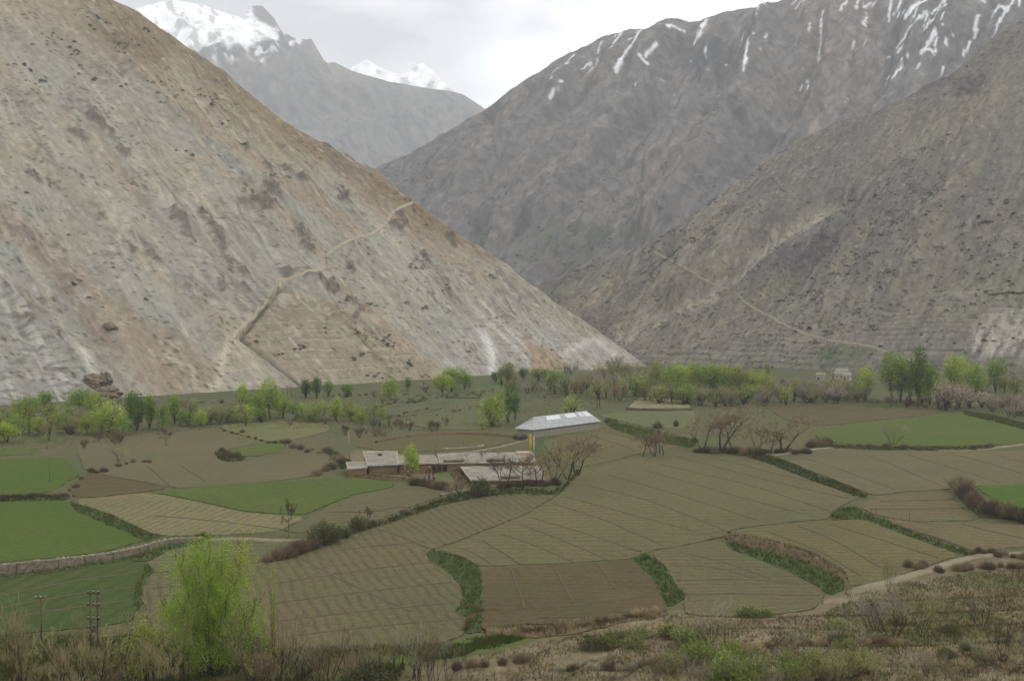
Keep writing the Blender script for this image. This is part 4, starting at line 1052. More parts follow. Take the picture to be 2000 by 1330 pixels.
# ------------------------------------------------------------------ trees and bushes
def seg_tubes(S):
    """S: list of (p0, p1, r0, r1) -> three sided tapered tubes"""
    P0 = np.array([s[0] for s in S]); P1 = np.array([s[1] for s in S]); r0 = np.array([s[2] for s in S]); r1 = np.array([s[3] for s in S])
    D = P1 - P0; D /= np.linalg.norm(D, axis=1)[:, None] + 1e-9
    ref = np.where(np.abs(D[:, 2:3]) < .9, np.array([[0, 0, 1.0]]), np.array([[1.0, 0, 0]]))
    a = np.cross(D, ref); a /= np.linalg.norm(a, axis=1)[:, None]; b = np.cross(D, a)
    V = []
    for P, r in ((P0, r0), (P1, r1)):
        for k in range(3):
            t = 2 * math.pi * k / 3; V.append(P + (a * math.cos(t) + b * math.sin(t)) * r[:, None])
    V = np.stack(V, 1).reshape(-1, 3); base = np.arange(len(S))[:, None] * 6
    F = np.concatenate([base + np.array([[k, (k + 1) % 3, 3 + (k + 1) % 3, 3 + k]]) for k in range(3)])
    return V, F
def grow(rs, p, d, L, r, depth, out, spread=.6, up=.25, kids=(3, 5), shrink=.62, wig=.14, nseg=3, rmin=.012):
    p = np.array(p, float); d = np.array(d, float); pts = [p]; r1 = max(rmin, r * .55)
    for i in range(nseg):
        d = d + rs.normal(0, wig, 3); d[2] += up * .25; d /= np.linalg.norm(d)
        q = p + d * L / nseg
        out.append((p, q, r + (r1 - r) * i / nseg, r + (r1 - r) * (i + 1) / nseg, depth)); p = q; pts.append(p)
    if depth <= 0: return
    for k in range(rs.randint(*kids)):
        f = rs.uniform(.35, 1.0); j = min(int(f * nseg), nseg - 1); q = pts[j] + (pts[j + 1] - pts[j]) * (f * nseg - j)
        nd = d + rs.normal(0, spread, 3); nd[2] += up; nd /= np.linalg.norm(nd)
        grow(rs, q, nd, L * shrink * rs.uniform(.7, 1.15), max(rmin, r1 * rs.uniform(.5, .8)), depth - 1, out, spread, up, kids, shrink, wig, nseg, rmin)
def leaves(rs, C, size, cols, flat=0.0):
    n = len(C); u = rs.normal(0, 1, (n, 3)); u /= np.linalg.norm(u, axis=1)[:, None]
    v = rs.normal(0, 1, (n, 3)); v -= (v * u).sum(1)[:, None] * u; v /= np.linalg.norm(v, axis=1)[:, None]
    s = (size * rs.uniform(.6, 1.35, n))[:, None]
    V = np.stack([C - u * s, C - v * s * .45, C + u * s, C + v * s * .45], 1).reshape(-1, 3)
    return V, np.arange(4 * n).reshape(-1, 4), np.repeat(cols, 4, 0)
BARK = simple_mat('bark', A(82, 72, 58), .35, 3, .95, .6, .03); BARKP = simple_mat('bark_pale', A(150, 142, 124), .3, 3, .95, .5, .02)
BARKD = simple_mat('bark_dark', A(70, 62, 50), .35, 3, .95, .6, .03)
LEAF = {'y': leafy_mat('leaf_yellow_green', A2(138, 154, 66, 1.6), .4), 'g': leafy_mat('leaf_fresh_green', A2(118, 140, 64, 1.55), .4), 'd': leafy_mat('leaf_deep_green', A2(94, 118, 58, 1.3), .35),
        'o': leafy_mat('leaf_olive', A2(126, 134, 78, 1.45), .35), 'r': leafy_mat('leaf_reddish', A2(156, 138, 84, 1.6), .35), 'p': leafy_mat('blossom_pink', A2(156, 144, 126, 1.35), .2), 'k': leafy_mat('leaf_dark', A2(82, 88, 52, 1.4))}
TWIG = {'b': leafy_mat('twig_brown', A2(122, 108, 84, 1.45), 0), 'g': leafy_mat('twig_grey', A2(132, 126, 108, 1.7), 0), 'o': leafy_mat('twig_olive', A2(126, 124, 84, 1.7), 0), 'r': leafy_mat('twig_red', A2(104, 88, 72, 1.25), 0), 'd': leafy_mat('twig_dark', A2(86, 78, 62, 1.25), 0), 'h': leafy_mat('twig_straw', A2(156, 140, 106, 1.4), 0)}
def leafy_proto(seed, shape, H=10.0, ncl=100, per=26, lsize=.24, stems=5):
    rs = np.random.RandomState(seed)
    if shape == 'round': lobes = [(0, 0, .60, .27, .38)]
    elif shape == 'column': lobes = [(0, 0, .57, .16, .42)]
    elif shape == 'tall': lobes = [(0, 0, .62, .20, .36), (.05, .03, .42, .17, .2)]
    elif shape == 'bush': lobes = [(0, 0, .5, .30, .46), (.2, .05, .36, .2, .3), (-.2, 0, .38, .2, .3)]
    else: lobes = [(0, 0, .66, .2, .32), (.19, .05, .48, .17, .26), (-.17, -.06, .5, .17, .3), (.02, .15, .42, .16, .22)]
    S = []
    for k in range(stems):
        a = rs.uniform(0, 2 * np.pi); lb = lobes[k % len(lobes)]
        d = np.array([math.cos(a) * .18 + lb[0] * .7, math.sin(a) * .18 + lb[1] * .7, 1.0]); d /= np.linalg.norm(d)
        st = np.array([rs.normal(0, .005 * H), rs.normal(0, .005 * H), 0])
        grow(rs, st, d, H * rs.uniform(.34, .46), .016 * H * rs.uniform(.6, 1.1), 2, S, .45, .55, (2, 4), .68, .08, 3, .012)
    V, F = seg_tubes([(a, b, c, d) for a, b, c, d, e in S])
    cl = []; cc = []
    for i in range(ncl):
        lb = lobes[rs.choice(len(lobes), p=np.array([l[3] ** 2 * l[4] for l in lobes]) / sum(l[3] ** 2 * l[4] for l in lobes))]
        while True:
            u = rs.normal(0, 1, 3); u /= np.linalg.norm(u)
            rad = rs.uniform(0, 1) ** .42
            q = np.array([lb[0] + u[0] * lb[3] * rad, lb[1] + u[1] * lb[3] * rad, lb[2] + u[2] * lb[4] * rad]) * H
            if q[2] > .12 * H: break
        cl.append(q); cc.append((rs.uniform(.72, 1.22), rs.normal(0, .08)))
    n = per; C = np.repeat(np.array(cl), n, 0); sp = .055 * H
    off = rs.normal(0, 1, C.shape) * np.array([sp * .8, sp * .8, sp * 1.25]); C = C + off
    b = np.repeat(np.array(cc), n, 0); br = b[:, 0] * rs.uniform(.75, 1.25, len(C))
    cols = np.stack([br * (1 + b[:, 1] + .05), br, br * (1 - b[:, 1])], -1)
    LV, LF, LC = leaves(rs, C, lsize, cols)
    return [('trunk', np_mesh('trunk', V, F, None, True), BARKD), ('crown', np_mesh('crown', LV, LF, LC, False), None)]
def bare_proto(seed, H=8.0, stems=3, depth=4, kids=(3, 5), spread=.5, up=.3, r=.1, wide=.35, rmin=.014, shrink=.62, first=.36, wig=.14):
    rs = np.random.RandomState(seed); S = []
    for k in range(stems):
        a = 2 * np.pi * (k + rs.uniform(0, .8)) / stems
        d = np.array([math.cos(a) * wide, math.sin(a) * wide, 1.0]); d /= np.linalg.norm(d)
        grow(rs, (math.cos(a) * .006 * H, math.sin(a) * .006 * H, -.1), d, H * first * rs.uniform(.8, 1.15), r * rs.uniform(.6, 1), depth, S, spread, up, kids, shrink, wig, 3, rmin)
    zs = max(s[1][2] for s in S); k = H / zs
    big = [(a * k, b * k, c, d) for a, b, c, d, e in S if e >= depth - 1]; small = [(a * k, b * k, c, d) for a, b, c, d, e in S if e < depth - 1]
    V, F = seg_tubes(big); V2, F2 = seg_tubes(small)
    br = np.repeat(rs.uniform(.75, 1.3, len(small)), 6)
    return [('trunk', np_mesh('trunk', V, F, None, True), BARKD), ('twigs', np_mesh('twigs', V2, F2, np.stack([br, br, br], -1), True), None)]
def twig_bush(seed, H=2.0, W=2.4, n=420, lf=0, lsize=.09, r=.014):
    rs = np.random.RandomState(seed); S = []
    for i in range(n):
        a = rs.uniform(0, 2 * np.pi); q = rs.uniform(0, 1) ** .6
        b = np.array([math.cos(a) * q * W * .32, math.sin(a) * q * W * .32, 0])
        t = np.array([math.cos(a) * q * W * .5 + rs.normal(0, .12 * W), math.sin(a) * q * W * .5 + rs.normal(0, .12 * W), H * rs.uniform(.45, 1.05) * math.sqrt(max(.15, 1 - .7 * q * q))])
        m = (b + t) / 2 + rs.normal(0, .06 * H, 3)
        S += [(b, m, r * 1.3, r), (m, t, r, r * .5)]
    V, F = seg_tubes(S); br = np.repeat(rs.uniform(.65, 1.35, len(S)), 6)
    out = [('stems', np_mesh('stems', V, F, np.stack([br, br, br], -1), False), None)]
    if lf:
        T = np.array([s[1] for s in S if s[3] < r]); C = T[rs.randint(0, len(T), lf)] * rs.uniform(.75, 1.05, (lf, 1)) + rs.normal(0, .06 * H, (lf, 3))
        C[:, 2] = np.maximum(C[:, 2], .05)
        b = rs.uniform(.65, 1.3, lf); LV, LF, LC = leaves(rs, C, lsize, np.stack([b * rs.uniform(.9, 1.1, lf), b, b], -1))
        out.append(('leaves', np_mesh('leaves', LV, LF, LC, False), None))
    return out
PROTO = {
 'round': [leafy_proto(1, 'round'), leafy_proto(2, 'round'), leafy_proto(3, 'multi')],
 'column': [leafy_proto(4, 'column', ncl=80), leafy_proto(5, 'column', ncl=80), leafy_proto(6, 'tall')],
 'bush': [leafy_proto(7, 'bush', ncl=80, stems=7), leafy_proto(8, 'multi', ncl=110, stems=7), leafy_proto(9, 'bush', ncl=70, stems=7)],
 'sparse': [leafy_proto(10, 'bush', ncl=45, per=16, stems=9, lsize=.2), leafy_proto(11, 'tall', ncl=45, per=16, stems=8, lsize=.2)],
 'tree': [bare_proto(21, 8, 2, 5, (3, 5), .55, .22, .16, .3), bare_proto(22, 8, 3, 5, (3, 4), .6, .2, .13, .5), bare_proto(23, 8, 1, 5, (4, 6), .6, .2, .2, .1)],
 'shrub': [bare_proto(31, 5, 9, 3, (3, 5), .38, .4, .05, .45, .016), bare_proto(32, 5, 12, 3, (3, 5), .34, .45, .045, .35, .016), bare_proto(33, 5, 8, 3, (4, 6), .42, .35, .05, .55, .016)],
 'sapling': [bare_proto(41, 7, 3, 3, (3, 6), .28, .6, .04, .18, .006, .55, .5, .07), bare_proto(42, 7, 4, 3, (3, 6), .32, .55, .035, .22, .006, .55, .5, .07), bare_proto(43, 7, 2, 3, (4, 7), .32, .5, .05, .15, .006, .55, .5, .07)],
 'nshrub': [bare_proto(36, 5, 8, 3, (3, 5), .4, .4, .035, .5, .007), bare_proto(37, 5, 9, 3, (3, 5), .36, .45, .03, .4, .007), bare_proto(38, 5, 7, 3, (3, 6), .44, .35, .035, .6, .007)],
 'thorn': [twig_bush(51, 1.8, 2.6, 420), twig_bush(52, 1.5, 3.0, 380), twig_bush(53, 2.0, 2.0, 360)],
 'leafbush': [twig_bush(61, 1.8, 2.6, 260, 900, .11), twig_bush(62, 1.5, 2.4, 220, 700, .11), twig_bush(63, 2.2, 2.4, 260, 900, .11)],
}
PSIZE = {}
for k, l in PROTO.items():
    for v in l:
        co = np.concatenate([np.array([q.co for q in me.vertices]) for nm, me, mt in v])
        PSIZE[id(v)] = (np.percentile(co[:, 2], 99.5), np.percentile(co[:, 0], 98) - np.percentile(co[:, 0], 2))
ONAME = {'round': 'willow_tree', 'column': 'poplar_tree', 'bush': 'willow_tree', 'sparse': 'willow_tree', 'tree': 'bare_tree', 'shrub': 'bare_willow_shrub', 'sapling': 'bare_sapling', 'nshrub': 'bare_shrub', 'thorn': 'thorn_bush', 'leafbush': 'leafy_bush'}
OCAT = {'round': 'tree', 'column': 'tree', 'bush': 'tree', 'sparse': 'tree', 'tree': 'tree', 'shrub': 'shrub', 'sapling': 'sapling', 'nshrub': 'shrub', 'thorn': 'bush', 'leafbush': 'bush'}
PEND = []                    # (object, px, phrase, zone)
rsv = random.Random(99)
def plant_at(kind, x, y, z, h, w, tone, tone2=None, name=None, var=None):
    pv = PROTO[kind][rsv.randrange(len(PROTO[kind])) if var is None else var]
    ph, pw = PSIZE[id(pv)]
    o = thing(name or ONAME[kind], 'x', OCAT[kind], (float(x), float(y), float(z)), rsv.uniform(0, 6.28))
    sx = w / pw; o.scale = (sx, sx, h / ph)
    for nm, me, mt in pv:
        c = bpy.data.objects.new(nm, me); COL.objects.link(c); c.parent = o
        if not me.materials: me.materials.append(mt if mt else BARK)
        use = mt or (LEAF[tone] if nm in ('crown', 'leaves') else TWIG[tone2 or tone])
        c.material_slots[0].link = 'OBJECT'; c.material_slots[0].material = use
    return o
def plant(kind, px, base, hpx, wpx, tone, phrase, zone, tone2=None, var=None, name=None, group=None, shared=False):
    x, y, z = G(px, base, 4); k = float(y) / FOC
    o = plant_at(kind, x, y, float(z) - .05, hpx * k, wpx * k, tone, tone2, name, var)
    if shared: o['label'] = phrase + ' ' + zone; o['group'] = group or (phrase + ' ' + zone)
    else: PEND.append((o, px, phrase, zone)); 
    if group: o['group'] = group
    return o
ZL = 'in the belt below the pale scree at left'; ZM = 'at the foot of the terraced slope'; ZC = 'in the meadows behind the barn'; ZR = 'in the belt right of the gorge'; ZT = 'beside the green field at right'
YG = 'yellow-green willow'; FG = 'fresh green poplar'
for kind, px, base, top, w, tone, ph, zone in [
 ('bush',14,864,822,48,'y',YG,ZL),('bush',44,834,768,50,'y',YG,ZL),('round',62,812,772,34,'g','green willow',ZL),('round',88,804,762,26,'g','green willow',ZL),('round',156,812,757,46,'g','green willow',ZL),('round',185,822,764,40,'y',YG,ZL),('bush',212,846,776,62,'y',YG,ZL),
 ('column',256,836,760,24,'d',FG,ZL),('column',268,842,764,30,'d',FG,ZL),('column',292,838,768,24,'g',FG,ZL),('bush',318,840,782,36,'g','green willow',ZL),('column',341,828,767,22,'g',FG,ZL),('round',382,806,783,16,'g','green willow',ZL),('bush',412,828,792,34,'g','green willow',ZL),('bush',445,826,794,36,'g','green willow',ZL),
 ('column',475,808,745,22,'y',YG,ZL),('round',527,818,738,44,'y',YG,ZL),('round',505,820,762,40,'g','green willow',ZL),('bush',553,816,766,38,'y',YG,ZL),('bush',590,816,784,26,'y',YG,ZL),('bush',628,822,778,48,'y',YG,ZL),('column',657,822,771,17,'y',YG,ZL),('bush',686,822,789,38,'y',YG,ZL),
 ('bush',110,838,800,36,'y',YG,ZL),('bush',130,846,806,34,'g','green willow',ZL),('bush',172,850,806,40,'y',YG,ZL),('bush',240,850,806,36,'g','green willow',ZL),('bush',30,850,806,40,'g','green willow',ZL),('bush',75,850,812,36,'y',YG,ZL),('bush',365,832,800,34,'g','green willow',ZL),('bush',392,832,800,30,'y',YG,ZL),('bush',480,824,788,40,'y',YG,ZL),('bush',575,822,786,34,'g','green willow',ZL),('bush',610,824,796,34,'g','green willow',ZL),('bush',705,828,800,26,'y',YG,ZL),
 ('column',598,776,738,22,'d',FG,ZM),('column',619,778,734,20,'d',FG,ZM),('column',641,775,741,18,'g',FG,ZM),('round',679,775,748,20,'g','green willow',ZM),('sparse',742,832,798,26,'g','thin green willow',ZM),('sparse',760,834,812,20,'g','thin green willow',ZM),('round',764,782,736,36,'y',YG,ZM),('round',797,764,736,16,'d','dark green willow',ZM),
 ('round',866,774,729,38,'y',YG,ZM),('round',882,766,715,38,'g','green willow',ZM),('column',906,762,721,22,'g',FG,ZM),('column',917,758,728,14,'g',FG,ZM),('round',969,747,724,20,'d','dark green willow',ZM),('round',992,750,709,36,'o','olive green willow',ZM),('round',1022,741,717,18,'d','dark green willow',ZM),('round',1052,745,716,36,'o','olive green willow',ZM),('round',1085,770,722,38,'g','green willow',ZM),('bush',1000,768,738,28,'o','olive green willow',ZM),('bush',1040,764,738,30,'o','olive green willow',ZM),
 ('bush',962,832,772,52,'y',YG,ZC),('round',972,828,765,36,'g','green willow',ZC),('column',992,826,756,20,'d',FG,ZC),('column',1006,820,762,16,'d',FG,ZC),('bush',942,838,818,16,'y',YG,ZC),('sparse',1118,812,768,36,'y','thin yellow-green willow',ZC),('sparse',1106,808,790,16,'y','thin yellow-green willow',ZC),('sparse',1200,780,733,32,'r','rusty green willow',ZC),('sparse',1137,772,748,18,'y','thin yellow-green willow',ZC),
 ('round',1283,772,702,26,'o','olive green willow',ZR),('round',1300,776,716,34,'y',YG,ZR),('round',1325,776,708,34,'y',YG,ZR),('round',1350,774,706,34,'y',YG,ZR),('round',1378,774,706,34,'g','green willow',ZR),('round',1394,780,722,34,'d','dark green willow',ZR),('round',1405,770,708,28,'y',YG,ZR),('round',1428,774,712,36,'y',YG,ZR),('round',1446,778,716,26,'o','olive green willow',ZR),('round',1470,776,722,36,'y',YG,ZR),('round',1494,774,726,28,'y',YG,ZR),('round',1500,742,710,12,'g','green willow',ZR),('sparse',1535,792,752,26,'y','thin yellow-green willow',ZR),('round',1527,765,740,14,'k','small dark tree',ZR),
 ('bush',1312,786,742,40,'o','olive green willow',ZR),('bush',1345,788,748,40,'g','green willow',ZR),('bush',1415,788,748,40,'o','olive green willow',ZR),('bush',1462,788,748,40,'g','green willow',ZR),('bush',1260,782,742,34,'o','olive green willow',ZR),
 ('round',1692,783,715,30,'y',YG,ZT),('round',1743,786,686,42,'g','tall green willow',ZT),('column',1758,786,700,26,'g',FG,ZT),('round',1778,787,692,34,'g','tall green willow',ZT),('column',1794,790,674,34,'d',FG,ZT),('round',1816,792,706,40,'g','tall green willow',ZT),('round',1862,776,692,40,'y',YG,ZT),('round',1880,772,694,38,'y',YG,ZT),('round',1905,782,708,40,'g','tall green willow',ZT),('round',1944,766,698,34,'g','tall green willow',ZT),('bush',1985,776,730,40,'o','olive green willow',ZT),('bush',1962,768,728,30,'o','olive green willow',ZT)]:
    plant(kind, px, base, base - top, w, tone, ph, zone, group='leafy trees of the valley')
for px, base, top, w in ((1832,800,752,30),(1848,802,742,44),(1872,798,748,40),(1893,797,756,36),(1918,796,764,34),(1936,797,768,28)):
    plant('sparse', px, base, base - top, w, 'p', 'pale pink blossoming tree', 'beside the green field at right', name='blossom_tree', group='blossoming trees')
plant('round', 803, 930, 64, 34, 'y', 'slender yellow-green willow', 'in front of the flat roofed house', var=2)
# bare trees
for px, base, top, w, tone, var, zone in ((1372,882,800,70,'b',1,'on the bank above the central field'),(1408,882,790,80,'b',0,'on the bank above the central field'),(1430,880,815,60,'b',2,'on the bank above the central field'),(1480,882,830,50,'b',1,'on the bank above the central field'),(1530,884,812,74,'b',0,'on the bank above the central field'),(1505,886,840,40,'d',2,'on the bank above the central field'),
    (1278,892,836,66,'b',1,'around the wooden pole'),(1255,892,850,40,'r',2,'around the wooden pole'),(1296,890,842,34,'b',2,'around the wooden pole'),(1108,936,846,84,'b',1,'at the right end of the houses'),(1128,930,862,60,'b',0,'at the right end of the houses'),(1085,942,868,60,'o',1,'at the right end of the houses'),(984,956,880,76,'d',1,'before the front house roof'),(1022,953,892,56,'b',2,'before the front house roof'),(1052,950,892,60,'b',0,'before the front house roof'),
    (565,1054,978,22,'d',2,'beside the path right of the stone wall'),(720,1036,990,20,'d',2,'on the dark edge of the big furrowed field'),(325,871,840,22,'r',2,'in the wide bare brown field'),(232,902,866,40,'o',1,'in the wide bare brown field'),(1745,870,828,44,'g',1,'on the edge of the big green field')):
    plant('tree', px, base, (base - top) * 1.12, w * 1.35, tone, 'bare brown tree', zone, var=var, group='bare trees')
# thickets of bare willow shrubs
def belt(poly, n, h0, h1, tones, phrase, zone, kind='shrub', wr=(.6, 1.1), leafy=0.0):
    rs = random.Random(len(PEND) * 7 + n); X = [p[0] for p in poly]; Y = [p[1] for p in poly]; k = 0
    while k < n:
        px = rs.uniform(min(X), max(X)); py = rs.uniform(min(Y), max(Y))
        if not bool(inpoly(np.array([px]), np.array([py]), poly)[0]): continue
        if kind == 'sapling' and 335 < px < 510 and rs.random() < .75: k += 1; continue
        h = rs.uniform(h0, h1); t = rs.choice(tones)
        if rs.random() < leafy: plant('sparse', px, py, h, h * rs.uniform(.8, 1.3), rs.choice('ogo'), phrase.replace('bare', 'budding'), zone, shared=True, group='row of ' + phrase + ' ' + zone, name='budding_willow_shrub')
        elif kind == 'leafbush': plant(kind, px, py, h, h * rs.uniform(*wr), t, phrase, zone, tone2='b', shared=n > 12, group='row of ' + phrase + ' ' + zone)
        else: plant(kind, px, py, h, h * rs.uniform(*wr), t, phrase, zone, shared=n > 12, group='row of ' + phrase + ' ' + zone)
        k += 1
belt([(-20,815),(120,815),(480,808),(480,828),(240,846),(100,862),(-20,868)], 48, 24, 42, 'ogob', 'bare grey-olive willow shrub', 'in the thicket below the pale scree at left', leafy=.45)
belt([(400,812),(700,806),(760,826),(640,836),(420,832)], 30, 22, 36, 'oggb', 'bare grey willow shrub', 'in the thicket above the pale olive field', leafy=.4)
belt([(640,840),(860,822),(900,836),(700,862)], 16, 14, 26, 'brg', 'low bare shrub', 'between the meadow and the low mud wall')
belt([(700,772),(980,748),(1100,760),(1060,785),(740,800)], 26, 14, 26, 'gogb', 'low grey shrub', 'in the meadow under the terraced slope', leafy=.3)
belt([(1090,740),(1260,728),(1280,772),(1220,790),(1090,780)], 34, 30, 46, 'gogb', 'bare grey willow shrub', 'in the gorge mouth thicket left of the green belt', leafy=.35)
belt([(1255,768),(1500,768),(1560,786),(1440,800),(1260,788)], 44, 26, 40, 'ogo', 'bare olive willow shrub', 'under the green belt right of the gorge', leafy=.4)
belt([(1560,772),(1690,768),(1690,788),(1570,792)], 26, 28, 42, 'oog', 'rounded olive bare willow', 'in the thicket left of the tall willows', wr=(.9, 1.3))
belt([(1690,786),(1860,794),(1960,796),(1960,802),(1840,804),(1690,790)], 22, 12, 26, 'brd', 'low brown shrub', 'at the feet of the tall willows')
belt([(1900,796),(2020,800),(2020,834),(1950,812)], 18, 20, 36, 'ggb', 'grey bare shrub', 'behind the big green field at the right edge')
belt([(1500,760),(1720,745),(1990,758),(1990,775),(1700,766),(1500,772)], 30, 14, 28, 'gog', 'far grey shrub', 'between the willows and the village')
belt([(150,862),(240,858),(240,872),(150,880)], 8, 18, 26, 'br', 'brown bare shrub', 'at the left end of the wide brown field')
belt([(-20,1345),(560,1352),(560,1385),(-20,1385)], 38, 110, 195, 'obboh', 'tall thin bare sapling', 'in the foreground thicket at the lower left', 'sapling', (.35, .6))
belt([(560,1335),(860,1318),(880,1345),(600,1375)], 18, 80, 140, 'ggob', 'grey bare sapling', 'in the foreground thicket at the lower centre', 'sapling', (.45, .7))
for px, base, top, w, tone in ((1385,1262,1170,110,'g'),(1420,1262,1190,70,'o'),(1745,1250,1140,130,'g'),(1705,1240,1160,90,'g'),(1800,1245,1150,110,'o'),(1915,1232,1130,110,'b'),(1660,1180,1130,40,'o'),(1245+490,1155,1080,50,'b'),(1960,1300,1200,80,'r'),(775,1315,1220,70,'g')):
    plant('nshrub', px, base, base - top, w, tone, 'large bare foreground shrub', 'on the near slope', group='bare shrubs on the near slope')
belt([(1000,1345),(2000,1335),(2020,1375),(1000,1380)], 24, 40, 90, 'bgogh', 'brown bare stem clump', 'along the bottom edge at the right', 'nshrub', (.7, 1.1))
belt([(1540,1270),(2020,1240),(2020,1330),(1540,1330)], 22, 26, 60, 'bggbh', 'low brown brush', 'on the near slope at the lower right', 'nshrub', (.9, 1.6))
belt([(1120,1252),(1390,1240),(1400,1262),(1130,1272)], 11, 22, 34, 'ok', 'olive green rounded bush', 'on the terrace edge at the lower centre', 'leafbush', (1.4, 2.0))
belt([(1300,1300),(1700,1290),(1700,1345),(1300,1345)], 16, 40, 66, 'oog', 'leafy olive bush', 'at the bottom edge right of centre', 'leafbush', (.8, 1.3))
belt([(1600,1200),(2010,1180),(2010,1300),(1600,1290)], 14, 16, 30, 'oko', 'small olive bush', 'scattered on the near slope at right', 'leafbush', (1.0, 1.6))
for px, base, h, w, tone, ph, zone in ((1460,1213,28,46,'d','bright green bush','at the edge of the lower brown field'),(1495,1211,24,36,'d','bright green bush','at the edge of the lower brown field'),(715,1345,44,100,'k','dark green round bush','at the bottom edge left of centre'),(938,968,36,44,'k','dark evergreen bush','before the front house'),(634,1058,42,60,'k','dark round bush','by the path end'),(698,1036,30,30,'k','dark round bush','by the path end'),(668,1050,24,34,'k','dark round bush','by the path end'),(1262,1093,14,16,'d','tiny green bush','on the short green bank'),(1320,833,14,10,'k','small dark round bush','on the earth mound'),(275+1010,836,12,18,'k','small dark round bush','on the earth mound'),(398,1052,14,24,'k','dark bush','on the stone wall end')):
    plant('leafbush', px, base, h, w, tone, ph, zone, tone2='d', group='round green bushes')
# thorn hedges along the field edges
def hedge(line, n, h0, h1, tones, phrase, zone, kind='thorn', jy=3):
    rs = random.Random(n * 13 + int(line[0][0])); x, y = resample(line, 200)
    for i in range(n):
        k = min(199, int((i + rs.uniform(0, 1)) / n * 200)); h = rs.uniform(h0, h1) * (.85 if line[0][1] < 1100 else 1)
        plant(kind, x[k] + rs.uniform(-2, 2), y[k] + rs.uniform(-jy, jy), h, h * rs.uniform(.9, 1.7), rs.choice(tones), phrase, zone, tone2=rs.choice('bdr') if kind == 'leafbush' else None, shared=n > 12, group='row of ' + phrase + ' ' + zone)
hedge([(1875,950),(1885,970),(1915,995),(1960,1010),(2020,1018)], 18, 26, 40, 'dbrd', 'dense dark thorn bush', 'of the hedge around the right edge green field')
hedge([(-10,976),(60,974),(130,970)], 14, 10, 16, 'rd', 'low reddish thorn bush', 'of the hedge between the left green fields')
hedge([(520,1096),(560,1085),(600,1074),(640,1062)], 8, 20, 34, 'rbd', 'brown thorn bush', 'along the dark edge left of the big field')
hedge([(640,1060),(690,1040),(760,1018),(840,990)], 14, 8, 16, 'brd', 'small brown thorn bush', 'along the thin edge of the big field')
hedge([(810,948),(840,952),(870,955)], 10, 18, 30, 'rbd', 'reddish thorn bush', 'in the garden hedge before the people')
hedge([(872,974),(890,968),(905,960)], 4, 28, 44, 'bb', 'bare brown bush', 'left of the dark evergreen bush', 'nshrub')
hedge([(970,954),(1020,950),(1060,947),(1090,946)], 14, 10, 18, 'drr', 'dark thorn bush', 'along the front house wall')
hedge([(1350,884),(1420,883),(1500,886),(1580,884)], 26, 10, 18, 'dbd', 'low dark brush', 'under the bare trees on the bank')
hedge([(1585,872),(1620,868)], 7, 16, 24, 'rbd', 'brown thorn bush', 'at the left corner of the big green field')
hedge([(1660,874),(1760,878),(1900,876),(1950,872)], 22, 6, 14, 'dbr', 'small dark thorn bush', 'along the pale path')
hedge([(430,884),(450,890),(470,893)], 6, 10, 15, 'dr', 'dark thorn bush', 'at the corner of the tiny green plot')
hedge([(545,864),(560,864),(578,880),(640,884)], 8, 8, 16, 'drb', 'dark thorn bush', 'right of the tiny green plot')
hedge([(640,880),(650,890),(668,905),(640,918),(610,930)], 10, 10, 20, 'rdb', 'brown thorn bush', 'left of the flat roofed house')
hedge([(425,836),(480,850),(520,864),(560,862)], 12, 4, 9, 'dr', 'low dark brush', 'on the edge of the pale olive field')
hedge([(120,968),(150,952),(160,930),(260,905),(300,905)], 12, 6, 14, 'rbd', 'low reddish brush', 'round the dark triangular field')
hedge([(945,1240),(1060,1236),(1180,1218),(1290,1196)], 26, 12, 22, 'bhr', 'dry brown brush', 'on the bank below the dark brown field')
hedge([(912,1236),(920,1212),(935,1195)], 5, 12, 22, 'rb', 'reddish brush', 'on the green crescent bank')
hedge([(1000,856),(1010,862),(1030,858)], 5, 10, 16, 'rd', 'dark red bush', 'at the left corner of the barn')
hedge([(1300,1160),(1322,1168)], 3, 8, 12, 'g', 'grey bush', 'at the foot of the short green bank')
hedge([(1180,826),(1240,838),(1300,852),(1360,866)], 16, 8, 14, 'kdk', 'small dark green bush', 'on the terrace bank right of the barn', 'leafbush')
hedge([(1890,1078),(1930,1082),(1980,1088),(2030,1092)], 10, 12, 20, 'rbd', 'dark reddish brush', 'above the dusty track')
hedge([(1760,1105),(1850,1118),(1930,1112),(2020,1105)], 14, 12, 22, 'rbd', 'brown brush', 'below the dusty track')
hedge([(1370,1288),(1480,1270),(1620,1262),(1750,1258)], 24, 14, 24, 'bhr', 'dry straw brush', 'on the lower terrace lip')
hedge([(1090,1310),(1250,1308),(1320,1300)], 14, 14, 26, 'gdr', 'grey brown brush', 'on the nearest terrace at the bottom')
hedge([(700,806),(760,792),(850,780),(960,766)], 26, 5, 9, 'dbg', 'low dark brush', 'on the far meadow edge under the slope')
hedge([(740,822),(800,806),(840,802)], 13, 5, 8, 'dbg', 'low grey brush', 'along the ditch left of the meadow')
hedge([(850,812),(900,800),(1000,786)], 16, 4, 8, 'dbg', 'low dark brush', 'across the meadow left of the barn')
hedge([(640,772),(760,776),(860,772)], 16, 6, 12, 'dog', 'dark low brush', 'at the foot of the terraced slope')
hedge([(20,800),(150,790),(300,790),(460,786)], 22, 6, 14, 'dog', 'dull low brush', 'at the very foot of the pale scree')
hedge([(880,1306),(960,1300),(1020,1296)], 5, 14, 24, 'rb', 'brown brush', 'on the bare slope at the bottom centre')

